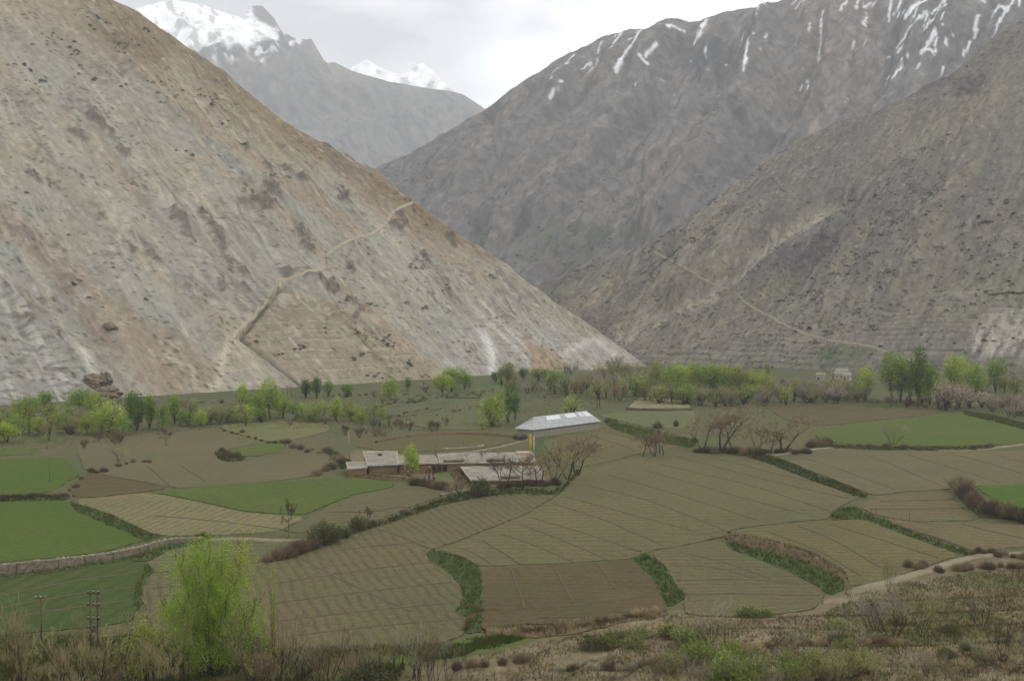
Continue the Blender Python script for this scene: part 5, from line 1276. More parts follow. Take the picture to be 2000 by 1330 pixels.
# the tall willow in the foreground
def big_willow():
    rs = np.random.RandomState(77); S = []
    x, y, z = G(415, 1318); k = float(y) / FOC; H = 258 * k
    o = thing('willow_tree', 'tall many-stemmed yellow-green willow in the left foreground', 'tree', (float(x), float(y), float(z) - .1))
    stems = [(-.36,.0,.84),(-.20,.1,.92),(-.05,-.1,.96),(.10,.1,.88),(.36,0,.97),(.48,.05,.50),(-.50,.0,.50),(.0,.2,.7),(.20,-.2,.6),(-.30,-.2,.55)]
    lobes = []
    W = 180 * k
    for sx, sy, hh in stems:
        top = np.array([sx * W * .95, sy * W, hh * H]); p = np.array([sx * W * .12, sy * W * .12, 0.0]); prev = p; n = 7; r = .10 * (hh + .2)
        ph = rs.uniform(0, 6.28)
        for i in range(n):
            f = (i + 1) / n; q = np.array([top[0] * f ** .8, top[1] * f ** .8, top[2] * f]) + rs.normal(0, .10, 3)
            S.append((prev, q, r * (1 - .8 * i / n), r * (1 - .8 * f), 9))
            if f > .22:
                for j in range(4):
                    d = np.array([rs.normal(0, .6), rs.normal(0, .6), 1.0]); d /= np.linalg.norm(d)
                    grow(rs, q, d, H * rs.uniform(.07, .13), .022, 1, S, .4, .5, (3, 5), .7, .1, 2, .009)
                rad = W * .108 * (1.15 - .4 * abs(f - .7))
                for j in range(26 if f > .4 else 12):
                    u = rs.normal(0, 1, 3); lobes.append(q + u * np.array([rad * .75, rad * .75, rad * .8]))
            prev = q
    V, F = seg_tubes([s[:4] for s in S])
    obj('trunk', np_mesh('trunk', V, F), BARKD, o)
    L = np.array(lobes); n = 58; C = np.repeat(L, n, 0) + rs.normal(0, 1, (len(L) * n, 3)) * np.array([.24, .24, .42])
    b = np.repeat(rs.uniform(.8, 1.12, len(L)), n) * rs.uniform(.88, 1.12, len(C))
    yl = np.repeat(np.where((L[:, 0] > .18 * W) & (L[:, 2] > .8 * H), .22, 0.0) + rs.normal(0, .03, len(L)), n)
    LV, LF, LC = leaves(rs, C, .075, np.stack([b * (1 + yl), b, b * (1 - yl)], -1))
    obj('crown', np_mesh('crown', LV, LF, LC, False), leafy_mat('leaf_willow', A2(130, 152, 62, 1.5), .4), o)
big_willow()
plant('bush', 285, 1330, 125, 85, 'y', 'low yellow-green willow shoots', 'left of the tall foreground willow')
plant('bush', 500, 1322, 105, 70, 'g', 'low yellow-green willow shoots', 'right of the tall foreground willow')
plant('sparse', 240, 1350, 130, 90, 'o', 'low yellow-green willow shoots', 'left of the tall foreground willow')
plant('sparse', 535, 1335, 235, 16, 'y', 'thin sapling with few yellow leaves', 'right of the tall foreground willow', var=1)
# dry grass and brush cover on the near slope
def cover(poly, n, h, w, mat, name, label, seed):
    rs = np.random.RandomState(seed); P = world_poly(poly); q = scatter_in(P, n * 2, rs)
    m = fbm(q[:, 0] / 5, q[:, 1] / 5, 3, seed) + rs.uniform(-.25, .25, len(q)); q = q[np.argsort(-m)[:n]]
    V, F, C = blades(q[:, 0], q[:, 1], zfun(q[:, 0], q[:, 1]), h, w, rs, .5, 4)
    tag(obj(name, np_mesh(name, V, F, C, False), mat), label, None, None, 'stuff')
cover([(760,1330),(1060,1255),(1300,1200),(1600,1200),(1700,1150),(2030,1095),(2030,1345),(760,1345)], 9000, .34, .025, M_grassb, 'dry_grass', 'dry brown grass on the near slope at the lower right', 3)
cover([(1500,1250),(1700,1160),(2030,1110),(2030,1345),(1300,1345)], 3500, .34, .025, M_grassg, 'green_grass', 'green grass tufts on the near slope at right', 4)
cover([(-30,1245),(300,1240),(520,1270),(860,1258),(1000,1248),(800,1300),(760,1345),(-30,1345)], 9000, .45, .03, M_grassd, 'rough_grass', 'rough olive grass under the foreground saplings', 5)
cover([(1050,1330),(1300,1215),(1600,1205),(1700,1150),(2030,1100),(2030,1345),(1050,1345)], 6500, .4, .025, M_under, 'dry_scrub', 'olive brown dry scrub on the near slope', 9)
cover([(745,1298),(800,1272),(930,1244),(1055,1238),(960,1268),(850,1290)], 3000, .3, .03, M_grassg, 'green_grass', 'bright green grass strip at the bottom centre', 6)
cover([(-20,830),(480,812),(760,790),(1100,750),(1500,770),(2000,790),(2000,812),(1500,800),(1150,800),(800,845),(430,835),(-20,890)], 9000, .4, .05, M_under, 'rough_grass', 'rough olive undergrowth along the tree belt', 8)
# ------------------------------------------------------------------ buildings
def at_h(px, py, h):
    x, y, z = G(px, py)                       # first guess of the ground below
    for _ in range(6):
        zz = float(zfun(x, y)) + h
        x, y = plane_pt(px, py, zz)
    return float(x), float(y), float(zfun(x, y)) + h
M_roofmud = simple_mat('mud_roof', A(140, 134, 119), .45, .38, .95, .5, .05, detail=9); M_mudw = simple_mat('mud_plaster', A(122, 106, 76), .25, 2.0, .95, .5, .04)
M_mudl = simple_mat('mud_plaster_pale', A(148, 130, 102), .25, 2.0, .95, .5, .04)
M_darko = simple_mat('dark_opening', (.02, .018, .015), .2, 3, .9, 0)
M_white = simple_mat('whitewash', A(206, 202, 190), .15, 3, .9, .2, .02); M_lip = simple_mat('roof_lip', A(178, 170, 152), .25, 3, .95, .5, .03)
def wobble(V, a, rs): return [(x + rs.uniform(-a, a), y + rs.uniform(-a, a), z + rs.uniform(-a, a) * .7) for x, y, z in V]
def sub_box(q, z0, z1, n=6, amp=.05, seed=0):
    """slightly uneven hand built block over a quad"""
    bm = bmesh.new(); V, F = boxq(q, z0, z1); vs = [bm.verts.new(v) for v in V]
    for f in F: bm.faces.new([vs[i] for i in f])
    bmesh.ops.recalc_face_normals(bm, faces=bm.faces)
    bmesh.ops.bevel(bm, geom=list(bm.edges), offset=.05, segments=1, affect='EDGES')
    bmesh.ops.subdivide_edges(bm, edges=[e for e in bm.edges if e.calc_length() > .8], cuts=n, use_grid_fill=True)
    rs = random.Random(seed)
    for v in bm.verts:
        v.co += Vector((rs.uniform(-amp, amp), rs.uniform(-amp, amp), rs.uniform(-amp, amp) * .6))
    me = bpy.data.meshes.new('block'); bm.to_mesh(me); bm.free()
    return me
def lerp2(a, b, t): return (a[0] + (b[0] - a[0]) * t, a[1] + (b[1] - a[1]) * t)
def flat_house(label, quads, doors=(), wins=(), wallm=None, extras=None, cat='house', name='flat_roofed_house'):
    """quads: roof corner pixels front-left, front-right, back-right, back-left with roof height"""
    first = at_h(*quads[0][0][0], quads[0][1]); zg = float(zfun(first[0], first[1]))
    c = thing(name, label, cat, (first[0], first[1], zg)); O = Vector((first[0], first[1], zg))
    Q = []
    for i, (q, h) in enumerate(quads):
        W = [at_h(px, py, h) for px, py in q]; q2 = [(w[0] - O.x, w[1] - O.y) for w in W]
        z1 = h; Q.append((q2, h))
        me = sub_box(q2, -.4, z1 - .22, 5, .04, i); me.name = 'wall'
        obj('wall', me, wallm or M_mudw, c)
        cx = sum(p[0] for p in q2) / 4; cy = sum(p[1] for p in q2) / 4
        q3 = [(cx + (p[0] - cx) * 1.04 + (.1 if p[0] > cx else -.1), cy + (p[1] - cy) * 1.03) for p in q2]
        me = sub_box(q3, z1 - .215, z1, 7, .035, i + 20); me.name = 'roof'
        r = obj('roof', me, M_roofmud, c)
        parts = []
        for a, b in ((0, 1), (1, 2), (2, 3), (3, 0)):
            A0, B0 = lerp2(q3[a], (cx, cy), .012), lerp2(q3[b], (cx, cy), .012); n = 12
            pts = [(*lerp2(A0, B0, k / n), z1 + .02 + .05 * math.sin(k * 2.1 + i)) for k in range(n + 1)]
            parts.append(tube(pts, .13, 5))
        V, F = join(*parts); obj('roof_lip', py_mesh('roof_lip', V, F, True), M_lip, r)
        # beam ends under the front eave
    def on_front(qi, t, w, z0, z1, mat, nm, out=.06):
        q2, h = Q[qi]; a = Vector(q2[0]); b = Vector(q2[1]); d = (b - a); L = d.length; d /= L; nrm = Vector((d.y, -d.x))
        p = a + d * L * t; rz = math.atan2(d.y, d.x)
        cpos = p + nrm * out
        V, F = box((cpos.x, cpos.y, z0), w, .12, z1 - z0, rz)
        o = obj(nm, py_mesh(nm, V, F), mat, c)
        return o
    for qi, t, w, z0, z1 in doors:
        o = on_front(qi, t, w, z0, z1, M_wood, 'door'); 
        o2 = on_front(qi, t, w * .8, z0 + .05, z1 - .12, M_darko, 'doorway_dark', .09); o2.parent = o  # near-black panel: the unlit inside of the open doorway, put in as colour
    for qi, t, w, z0, z1 in wins:
        o = on_front(qi, t, w, z0, z1, M_woodp, 'window')
        o2 = on_front(qi, t, w * .75, z0 + .1, z1 - .1, M_darko, 'pane', .085); o2.parent = o
    return c, Q, O
hA, QA, OA = flat_house('flat roofed mud house with pale roof and raised left part', [([(720,909),(777,907),(774,883.5),(711,884)], 2.1), ([(779,907),(853,904.5),(847,890.5),(776,892)], 2.04)], doors=[(1, .93, 1.0, 0, 1.6)], wins=[(0, .06, .5, .8, 1.4)])
V, F = box((0, 0, 0), .9, .9, .35); 
hx, hy, hz_ = at_h(742, 891, 2.1); me = py_mesh('roof_hatch', [(x + hx - OA.x, y + hy - OA.y, z + 2.1) for x, y, z in V], F); obj('roof_hatch', me, M_darko, hA)
hS, _, _ = flat_house('small low pale roofed shed left of the mud house', [([(681,916),(716,913.5),(713,903),(678,903.5)], 1.7)], cat='shed', name='shed')
hB, QB, OB = flat_house('long low mud house with beige roof behind the bare trees', [([(862,905),(1042,900),(1036,884),(859,888)], 1.7)], doors=[(0, .04, .9, 0, 1.35)], wins=[(0, .2, .6, .6, 1.1)])
hC, QC, OC = flat_house('front mud house with wide whitish roof half hidden by a bare tree', [([(923,938),(1060,934),(1046,911),(903,914)], 1.0)], doors=[], wallm=M_mudw)
# something pinkish laid out on the middle roof
p = [at_h(1008, 884.5, 1.72), at_h(1034, 884, 1.72), at_h(1035, 887.5, 1.72), at_h(1009, 888, 1.72)]
V, F = boxq([(q[0] - p[0][0], q[1] - p[0][1]) for q in p], 0, .45)
tag(obj('fodder_pile', sub_box([(q[0] - p[0][0], q[1] - p[0][1]) for q in p], 0, .45, 4, .06, 5), simple_mat('fodder', A(184, 160, 140), .3, 3)), 'pale pinkish pile on the far right of the middle roof', 'pile').location = p[0]
M_fire = simple_mat('firewood', A(104, 88, 68), .5, 4, .95, .8, .06)
for nm_, pts, h0, lb in (('firewood_pile', [(866,903.5),(905,902.5),(905,900.5),(866,901.5)], 1.72, 'dark firewood stacked along the front edge of the long roof'), ('firewood_pile', [(950,901.5),(985,900.5),(985,898.5),(950,899.5)], 1.72, 'dark firewood in the middle of the long roof front'), ('fodder_pile', [(716,887),(732,886.5),(732,885),(715,885.4)], 2.12, 'pale fodder bundle at the back of the raised roof'), ('firewood_pile', [(980,935.5),(1015,934.5),(1014,931.5),(980,932.5)], 1.02, 'firewood on the front edge of the front house roof')):
    p = [at_h(q[0], q[1], h0) for q in pts]
    o = obj(nm_, sub_box([(q[0] - p[0][0], q[1] - p[0][1]) for q in p], 0, .4, 4, .09, len(lb)), M_fire if nm_ == 'firewood_pile' else M_lip); o.location = p[0]; tag(o, lb, 'pile')
# far village houses
for q, h, lb in (([(1633,725),(1656,725),(1655,719),(1634,718)], 2.6, 'white far village house, upper one'), ([(1630,730),(1650,730.5),(1649,724.5),(1631,724)], 2.4, 'white far village house below the upper one'), ([(1594,732),(1611,733),(1610,729),(1595,728)], 2.4, 'white far village house standing apart on the left'), ([(1645,733),(1663,733),(1661,727.5),(1647,727.5)], 2.2, 'white far village house, rightmost of the hamlet')):
    flat_house(lb, [(q, h)], doors=[(0, .25, .9, 0, 1.5)], wins=[(0, .65, .8, .9, 1.5)], wallm=M_white, name='village_house')
# barn with hipped sheet metal roof
def barn():
    h = 2.05
    fl = at_h(1042, 840, h); fr = at_h(1174, 824, h); bl = at_h(1009, 828, h)
    O = Vector((fl[0], fl[1], float(zfun(fl[0], fl[1]))))
    a = Vector((0, 0)); u = Vector((fr[0] - fl[0], fr[1] - fl[1])); L = u.length; u /= L
    v = Vector((-u.y, u.x)); bw = Vector((bl[0] - fl[0], bl[1] - fl[1])); Wd = 6.3
    c = thing('barn', 'long barn with a grey metal hipped roof and white roof sheets', 'barn', tuple(O))
    P = lambda s, t, z: (u.x * s + v.x * t, u.y * s + v.y * t, z)
    ins = .45
    q = [P(ins, ins, 0)[:2], P(L - ins, ins, 0)[:2], P(L - ins, Wd - ins, 0)[:2], P(ins, Wd - ins, 0)[:2]]
    me = sub_box(q, -1.2, h - .05, 6, .03, 3); me.name = 'wall'; obj('wall', me, simple_mat('barn_wall', A(146, 140, 124), .2, 1.5, .95, .4, .03), c)
    rh = h + 2.8; e0 = P(0, 0, h); e1 = P(L, 0, h); e2 = P(L, Wd, h); e3 = P(0, Wd, h); r0 = P(Wd * .62, Wd / 2, rh); r1 = P(L - Wd * .42, Wd / 2, rh)
    m, n, l, b = new_mat('roof_metal'); t = NT(m); o = t.obj(); f = t.noise(.8, 5, .6, o)
    l.new(t.mix(t.rng(f, .3, .7, 0, 1), tuple(A(158, 162, 162)), tuple(A(186, 190, 190))), b.inputs['Base Color']); b.inputs['Roughness'].default_value = .5; b.inputs['Metallic'].default_value = .15
    def sheet(A0, B0, C0, D0, name, parent, mat, n, lift=0.0, thick=.03):
        """ribbed roofing between eave A-B and ridge D-C, n ribs"""
        A0, B0, C0, D0 = map(Vector, (A0, B0, C0, D0)); nn = (B0 - A0).cross(D0 - A0).normalized()
        V = []; F = []; m_ = n * 4
        for i in range(m_ + 1):
            s = i / m_; k = (.0, .035, .05, .035)[i % 4]
            lo = A0.lerp(B0, s) + nn * (k + lift); hi = D0.lerp(C0, s) + nn * (k + lift)
            V += [lo, hi, lo - nn * thick, hi - nn * thick]
        for i in range(m_):
            a = i * 4; F += [(a, a + 4, a + 5, a + 1), (a + 2, a + 3, a + 7, a + 6), (a, a + 2, a + 6, a + 4), (a + 1, a + 5, a + 7, a + 3)]
        return obj(name, py_mesh(name, V, F), mat, parent)
    roof = sheet(e0, e1, r1, r0, 'roof_front', c, m, 30)
    rb = sheet(e2, e3, r0, r1, 'roof_back', c, m, 30)
    sheet(e3, e0, r0, r0, 'roof_hip', c, m, 12); sheet(e1, e2, r1, r1, 'roof_hip', c, m, 12)
    V, F = join(tube([r0, r1], .12, 6), tube([e0, r0], .08, 5), tube([e3, r0], .08, 5), tube([e1, r1], .08, 5), tube([e2, r1], .08, 5)); obj('ridge_cap', py_mesh('ridge_cap', V, F), simple_mat('ridge_metal', A(186, 190, 190), .1, 2, .5, 0), c)
    mw = simple_mat('white_sheet', A(224, 226, 224), .06, 2, .6, 0)
    E0, E1, R0, R1 = map(Vector, (e0, e1, r0, r1))
    for s0, s1, t0 in ((.22, .46, .62), (.56, .74, .62), (.80, .86, .6), (.89, 1.0, .55)):
        pa = lambda s, t: E0.lerp(E1, s).lerp(R0.lerp(R1, s), t)
        sheet(pa(s0, t0), pa(s1, t0), pa(s1, .96), pa(s0, .96), 'roof_sheet', roof, mw, max(2, int((s1 - s0) * 30)), .06)
barn()

# ------------------------------------------------------------------ poles, banners, posts
M_pole = simple_mat('pole_wood', A(112, 98, 80), .3, 5, .9, .3, .02); M_polep = simple_mat('pole_pale', A(160, 148, 124), .25, 5, .9, .3, .02); M_rust = simple_mat('pole_rust', A(96, 74, 60), .3, 5, .9, .3, .02)
M_ins = simple_mat('insulator', A(190, 190, 186), .1, 5, .4, 0); M_grey = simple_mat('grey_metal', A(96, 96, 92), .2, 5, .6, 0)
def pole(label, px, base, top, r, mat, arm=0, ins=True, name='utility_pole', lean=(0, 0), onroof=0, cat='pole'):
    if onroof: x, y, z = at_h(px, base, onroof)
    else: x, y, z = [float(q) for q in G(px, base)]
    H = (base - top) * y / FOC
    c = thing(name, label, cat, (x, y, z))
    tp = Vector((lean[0], lean[1], H)); V, F = tube([(0, 0, -.3), tp * .5, tp], [r, r * .9, r * .75], 8); obj('post', py_mesh('post', V, F, True), mat, c)
    if arm:
        z1 = H * .93; V, F = box((tp.x * .93, tp.y - r - .05, z1), arm, .1, .12, .15); a = obj('crossarm', py_mesh('crossarm', V, F), mat, c)
        if ins:
            for k in (-.42, 0, .42):
                V, F = tube([(k * arm, -r - .05, z1 + .12), (k * arm, -r - .05, z1 + .2), (k * arm, -r - .05, z1 + .32)], [.04, .07, .04], 6); obj('insulator', py_mesh('insulator', V, F, True), M_ins, a)
    return c, H
pole('pale wooden pole left of the mud house', 683, 893, 842, .12, M_polep, lean=(-.25, 0))
pole('short grey pole standing between the two mud houses', 850, 890, 864, .08, M_grey, onroof=2.4)
pole('tall thin pole before the willow by the barn', 982, 853, 790, .09, M_polep)
pole('slender grey pole in the upper left green field', 97, 941, 896, .05, M_grey)
pole('brown utility pole with crossarm among the bare trees', 1289, 886, 818, .13, M_rust, 1.4, lean=(-.7, 0))
pole('thin dark utility pole at the lower left', 81, 1250, 1160, .08, M_rust, 1.3)
pole('small white topped post at the green field corner', 1618, 832, 815, .05, M_woodp, name='post')
V, F = tube([(0, 0, 0), (0, 0, .3)], .12, 8)
def hframe(label, px0, px1, base, top, r, mat, transformer=False):
    x0, y0, z0 = [float(q) for q in G(px0, base)]; x1, y1, z1 = [float(q) for q in G(px1, base + 1)]
    H = (base - top) * y0 / FOC; c = thing('utility_pole', label, 'pole', (x0, y0, z0)); dx, dy = x1 - x0, y1 - y0
    for ox, oy, h in ((0, 0, H), (dx, dy, H * .96)):
        V, F = tube([(ox, oy, -.3), (ox, oy, h * .5), (ox, oy, h)], [r, r * .9, r * .8], 7); obj('post', py_mesh('post', V, F, True), mat, c)
    for zf in ((.97, .75, .5) if transformer else (.94,)):
        V, F = tube([(-.35, -r - .04, H * zf), (dx + .35, dy - r - .04, H * zf)], .07, 5); a = obj('crossarm', py_mesh('crossarm', V, F), mat, c)
        for k in (-.2, .5, 1.2):
            for dz in (0, .14, .28):
                bx, by, bz = dx * k, dy * k - r - .04, H * zf + .07 + dz
                V, F = tube([(bx, by, bz), (bx, by, bz + .05), (bx, by, bz + .12)], [.04, .11, .03], 7); obj('insulator', py_mesh('insulator', V, F, True), (M_ins if dz == .14 else M_darko), a)
    if transformer:
        V, F = box((dx * .45, dy * .5 - .1, H * .30), .6, .45, .6); t = obj('transformer', py_mesh('transformer', V, F), M_grey, c)
        for k in range(5):
            V, F = box((dx * .45 - .24 + .12 * k, -.36, H * .30 + .1), .04, .1, .45); obj('cooling_fin', py_mesh('cooling_fin', V, F), M_grey, t)
        V, F = box((dx * .5, dy * .5, H * .27), abs(dx) + .5, .8, .1); obj('platform', py_mesh('platform', V, F), mat, c)
hframe('twin wooden utility pole in the gorge mouth beyond the barn', 1166, 1171, 797, 743, .13, M_rust)
hframe('twin rusty pole with insulators and transformer at the lower left', 177, 191, 1262, 1152, .09, M_rust, True)
hframe('small twin pole at the foot of the scree', 561, 569, 774, 753, .13, M_rust)
# banner masts and a line of flags
def banner(label, px, base, top, mat, w, name='prayer_banner', bulge=.2):
    x, y, z = at_h(px, base, 0.0); H = (base - top) * y / FOC
    c = thing(name, label, 'flag', (x, y, z)); V, F = tube([(0, 0, -.3), (0, 0, H)], [.07, .04], 6); obj('mast', py_mesh('mast', V, F, True), M_woodp, c)
    V = []; n = 14; F = []
    for i in range(n + 1):
        zz = H * (.12 + .85 * i / n)
        for k in (0, .5, 1): V.append((.06 + w * k * (1 + .15 * math.sin(i)), bulge * math.sin(i * .5 + k * 2) * k, zz))
    for i in range(n):
        for k in range(2): a = i * 3 + k; F.append((a, a + 1, a + 4, a + 3))
    o = obj('cloth', py_mesh('cloth', V, F, True), mat, c)
    md = o.modifiers.new('thickness', 'SOLIDIFY'); md.thickness = .01
banner('tall narrow yellow prayer banner by the barn', 1033, 893, 846, simple_mat('yellow_cloth', A(196, 176, 40), .1, 3, .9, 0), .55)
banner('tall narrow white prayer banner beside the yellow one', 1041, 895, 851, simple_mat('white_cloth', A(196, 194, 184), .1, 3, .9, 0), .28)
def flagline(label, p0, p1, n, sag):
    a = Vector(p0); b = Vector(p1); c = thing('prayer_flag_line', label, 'flags', tuple(a)); b = b - a; pts = []
    for i in range(25): t = i / 24; pts.append(b * t + Vector((0, 0, -sag * 4 * t * (1 - t))))
    V, F = tube(pts, .012, 4); obj('rope', py_mesh('rope', V, F), M_white, c); V = []; F = []; rs = random.Random(n)
    for i in range(n):
        t0 = (i + .1) / n; t1 = (i + .85) / n; h = rs.uniform(.12, .2)
        q = []
        for t in (t0, t1): q.append(b * t + Vector((0, 0, -sag * 4 * t * (1 - t))))
        o = len(V); s = rs.uniform(-.12, .12); V += [q[0], q[1], q[1] + Vector((0, s, -h)), q[0] + Vector((0, s, -h))]; F.append((o, o + 1, o + 2, o + 3))
    o = obj('flags', py_mesh('flags', V, F), M_white, c); tag(o, None, None, None, 'stuff')
pa = at_h(858, 888, 2.5); pb = at_h(1031, 857, 2.2)
flagline('long line of small white prayer flags from roof to barn', pa, pb, 70, .6)
pa = at_h(862, 874, 1.6); pb = at_h(946, 868, 1.6)
flagline('short broken line of white prayer flags in the field', pa, pb, 12, .3)
# fence stakes in fields
for i, (px, base, top) in enumerate(((865,888,880),(905,872,858),(1776,1018,998),(1710,1005,990))):
    pole(['short stake near the flag line', 'thin stake in the furrowed field behind the houses', 'thin stake on the brown field left of the thorn hedge', 'short stake on the green knobbed bank'][i], px, base, top, .05, M_wood, name='stake', cat='stake')
# rock knob at the foot of the cliff
def rock_thing(label, idx, px, py, sx, sy, sz, mat, seed):
    q = slope_lookup(idx, [(px, py)])[0]; rs = np.random.RandomState(seed)
    bm = bmesh.new(); bmesh.ops.create_icosphere(bm, subdivisions=4, radius=1.0)
    co = np.array([v.co for v in bm.verts]); n = fbm(co[:, 0] * 1.7 + 5, co[:, 2] * 1.7 + co[:, 1] * 1.3, 5, seed, .6); n2 = ridged(co[:, 0] * 3, co[:, 2] * 2 + co[:, 1], 3, seed + 4)
    for v, a, b in zip(bm.verts, n, n2): v.co *= 1 + .5 * a + .25 * (b - .5)
    for v in bm.verts: v.co = Vector((v.co.x * sx, v.co.y * sy, v.co.z * sz))
    me = bpy.data.meshes.new('boulder'); bm.to_mesh(me); bm.free()
    o = obj('boulder', me, mat); o.location = tuple(q); tag(o, label, 'rock')
M_rrock = simple_mat('red_rock', A(126, 112, 96), .45, .5, .95, 1, .4, detail=8); M_grock = simple_mat('grey_rock', A(112, 104, 88), .45, .5, .95, 1, .4, detail=8)
rock_thing('big reddish rock knob at the foot of the left cliff', 0, 182, 748, 3.8, 3.0, 3.0, M_rrock, 3)
rock_thing('grey rock knob right of the reddish one', 0, 204, 742, 3.0, 2.6, 3.0, M_grock, 8)
rock_thing('low pale boulder under the reddish rock knob', 0, 212, 768, 5.0, 3.0, 2.4, M_wall, 12)
rock_thing('flat brown boulder alone on the ochre chute', 0, 216, 637, 2.8, 1.5, .9, M_rrock, 14)

# ------------------------------------------------------------------ shrubs on the slopes
def mini_bush(seed, n=34):
    rs = np.random.RandomState(seed); u = rs.normal(0, 1, (n, 3)); u /= np.linalg.norm(u, axis=1)[:, None]
    C = u * rs.uniform(.5, 1.0, (n, 1)) * np.array([1, 1, .75]); C[:, 2] = np.abs(C[:, 2]); b = rs.uniform(.6, 1.3, n)
    return leaves(rs, C, .34, np.stack([b, b, b], -1))
MB_ = [mini_bush(s) for s in range(4)]; MBm = [np_mesh('foliage', v, f, c, False) for v, f, c in MB_]
M_shr = leafy_mat('slope_shrub', A(96, 93, 68, 1.25), .1); M_shrd = leafy_mat('slope_shrub_dark', A(78, 80, 66, 1.2), .1)
rs = random.Random(5)
def shrub_thing(idx, px, py, r, mat, label, group):
    q = slope_lookup(idx, [(px, py)])[0]
    me = MBm[rs.randrange(4)]; o = obj('hillside_shrub', me, M_shr)
    o.material_slots[0].link = 'OBJECT'; o.material_slots[0].material = mat
    o.location = (float(q[0]), float(q[1]), float(q[2]) + .25 * r); s = r * rs.uniform(.8, 1.2); o.scale = (s * rs.uniform(.9, 1.3), s, s * rs.uniform(.9, 1.2)); o.rotation_euler = (0, 0, rs.uniform(0, 6))
    tag(o, label, 'shrub', group)
LS = []
for cx, cy, n, sx, sy in ((145,105,12,14,16),(160,130,6,10,10),(75,160,8,12,8),(182,158,3,5,5),(60,150,6,16,10),(330,185,16,22,14),(405,185,20,16,16),(420,200,8,8,6),(440,235,8,10,8),(450,205,5,8,4),(480,285,6,10,6),(535,340,8,12,6),(250,90,26,40,22),(190,45,20,34,18),(110,80,16,34,18),(285,60,16,34,22),(40,130,8,20,12),(145,555,3,6,4),(172,583,3,5,5),(150,548,2,6,3),(288,584,4,8,3),(132,460,1,2,2),(180,505,1,2,2),(218,522,1,2,2),(232,582,1,2,2),(202,600,2,3,2),(52,375,1,2,2),(445,395,1,3,3),(590,680,6,10,8),(755,660,10,14,10),(700,645,5,8,6),(770,670,8,8,6),(810,520,8,14,8),(830,600,8,20,14),(720,590,6,12,8),(670,585,6,10,8),(870,560,6,16,10),(500,665,6,14,8),(560,690,6,18,10),(640,640,6,20,12),(800,710,10,14,10),(740,735,8,14,8),(830,735,6,10,6),(700,700,8,18,10),(360,300,6,20,10),(300,160,8,16,10),(250,170,5,14,8),(960,540,5,12,8)):
    for i in range(n): LS.append((rs.gauss(cx, sx * .6), rs.gauss(cy, sy * .6)))
for px, py in LS[::2][:185]:
    if py < 2 or px < 2: continue
    if py - 8 < np.interp(px, [220, 400, 560, 745, 805, 985, 1262], [0, 112, 238, 340, 393, 512, 714]): continue
    shrub_thing(0, px, py, rs.uniform(.7, 1.25), M_shr if rs.random() < .6 else M_shrd, 'small dark shrub growing on the left scree slope', 'shrubs on the left scree slope')
def shrub_stuff(idx, n, dens, r0, r1, mat, label, seed):
    V = TRI[idx][1]; px, py = TRI[idx][4]; r = np.random.RandomState(seed)
    k = np.where((px > -20) & (px < 2020) & (py > -20) & (py < 735))[0]
    w = dens(px[k], py[k]) * V[k, 1] ** 0; w = np.clip(w, 0, None); w /= w.sum(); ks = r.choice(k, n, False, w)
    VV = []; FF = []; CC = []; o = 0
    for j in ks:
        v, f, c = MB_[r.randint(4)]; sub = r.choice(len(f), 12, False); s = r.uniform(r0, r1)
        idxv = f[sub].ravel(); vv = v[idxv] * s * np.array([r.uniform(.9, 1.4), 1, 1.0]) + V[j] + np.array([0, 0, .3 * s]); VV.append(vv); CC.append(c[idxv]); FF.append(np.arange(48).reshape(-1, 4) + o); o += 48
    tag(obj('shrub_cover', np_mesh('shrub_cover', np.vstack(VV), np.vstack(FF), np.vstack(CC), False), mat), label, None, None, 'stuff')
def rdens(px, py):
    d = .12 + 1.0 * sstep(1600, 1850, px) * sstep(240, 420, py) * sstep(640, 540, py) + .35 * pmask(px, py, [(1300,600),(1500,500),(1700,420),(1700,640),(1560,660),(1400,690)], 30) + .3 * sstep(1100, 1400, px) * sstep(300, 460, py)
    return d * (.15 + sstep(-.1, .3, fbm(px / 26, py / 26, 3, 900)))
slope_lookup(1, [(1500, 600)])
shrub_stuff(1, 3600, rdens, .5, 1.15, M_shrd, 'countless dark shrubs dotted over the right spur', 3)
def ldens(px, py):
    return (.1 + .9 * pmask(px, py, PLANT, 10) + .5 * sstep(300, 0, py)) * (.1 + sstep(-.05, .3, fbm(px / 22, py / 22, 3, 901)))
shrub_stuff(0, 1500, ldens, .28, .55, M_shr, 'tiny tufts and young plants on the left scree slope', 4)
V_r = TRI[1][1]
rr = [(rs.uniform(1480, 1995), rs.uniform(380, 690)) for _ in range(900)]
dn = rdens(np.array([p[0] for p in rr]), np.array([p[1] for p in rr])); cnt = 0
for (px, py), d in zip(rr, dn):
    if rs.random() < d and cnt < 110:
        shrub_thing(1, px, py, rs.uniform(.7, 1.3), M_shrd, 'small dark shrub growing on the right spur', 'shrubs on the right spur'); cnt += 1
def mdens(px, py): return sstep(200, 420, py) * (.1 + sstep(-.05, .3, fbm(px / 30, py / 30, 3, 902)))
slope_lookup(2, [(1500, 200)])
shrub_stuff(2, 1500, mdens, 1.6, 3.2, M_shrd, 'far dark shrubs speckling the big grey mountain', 5)

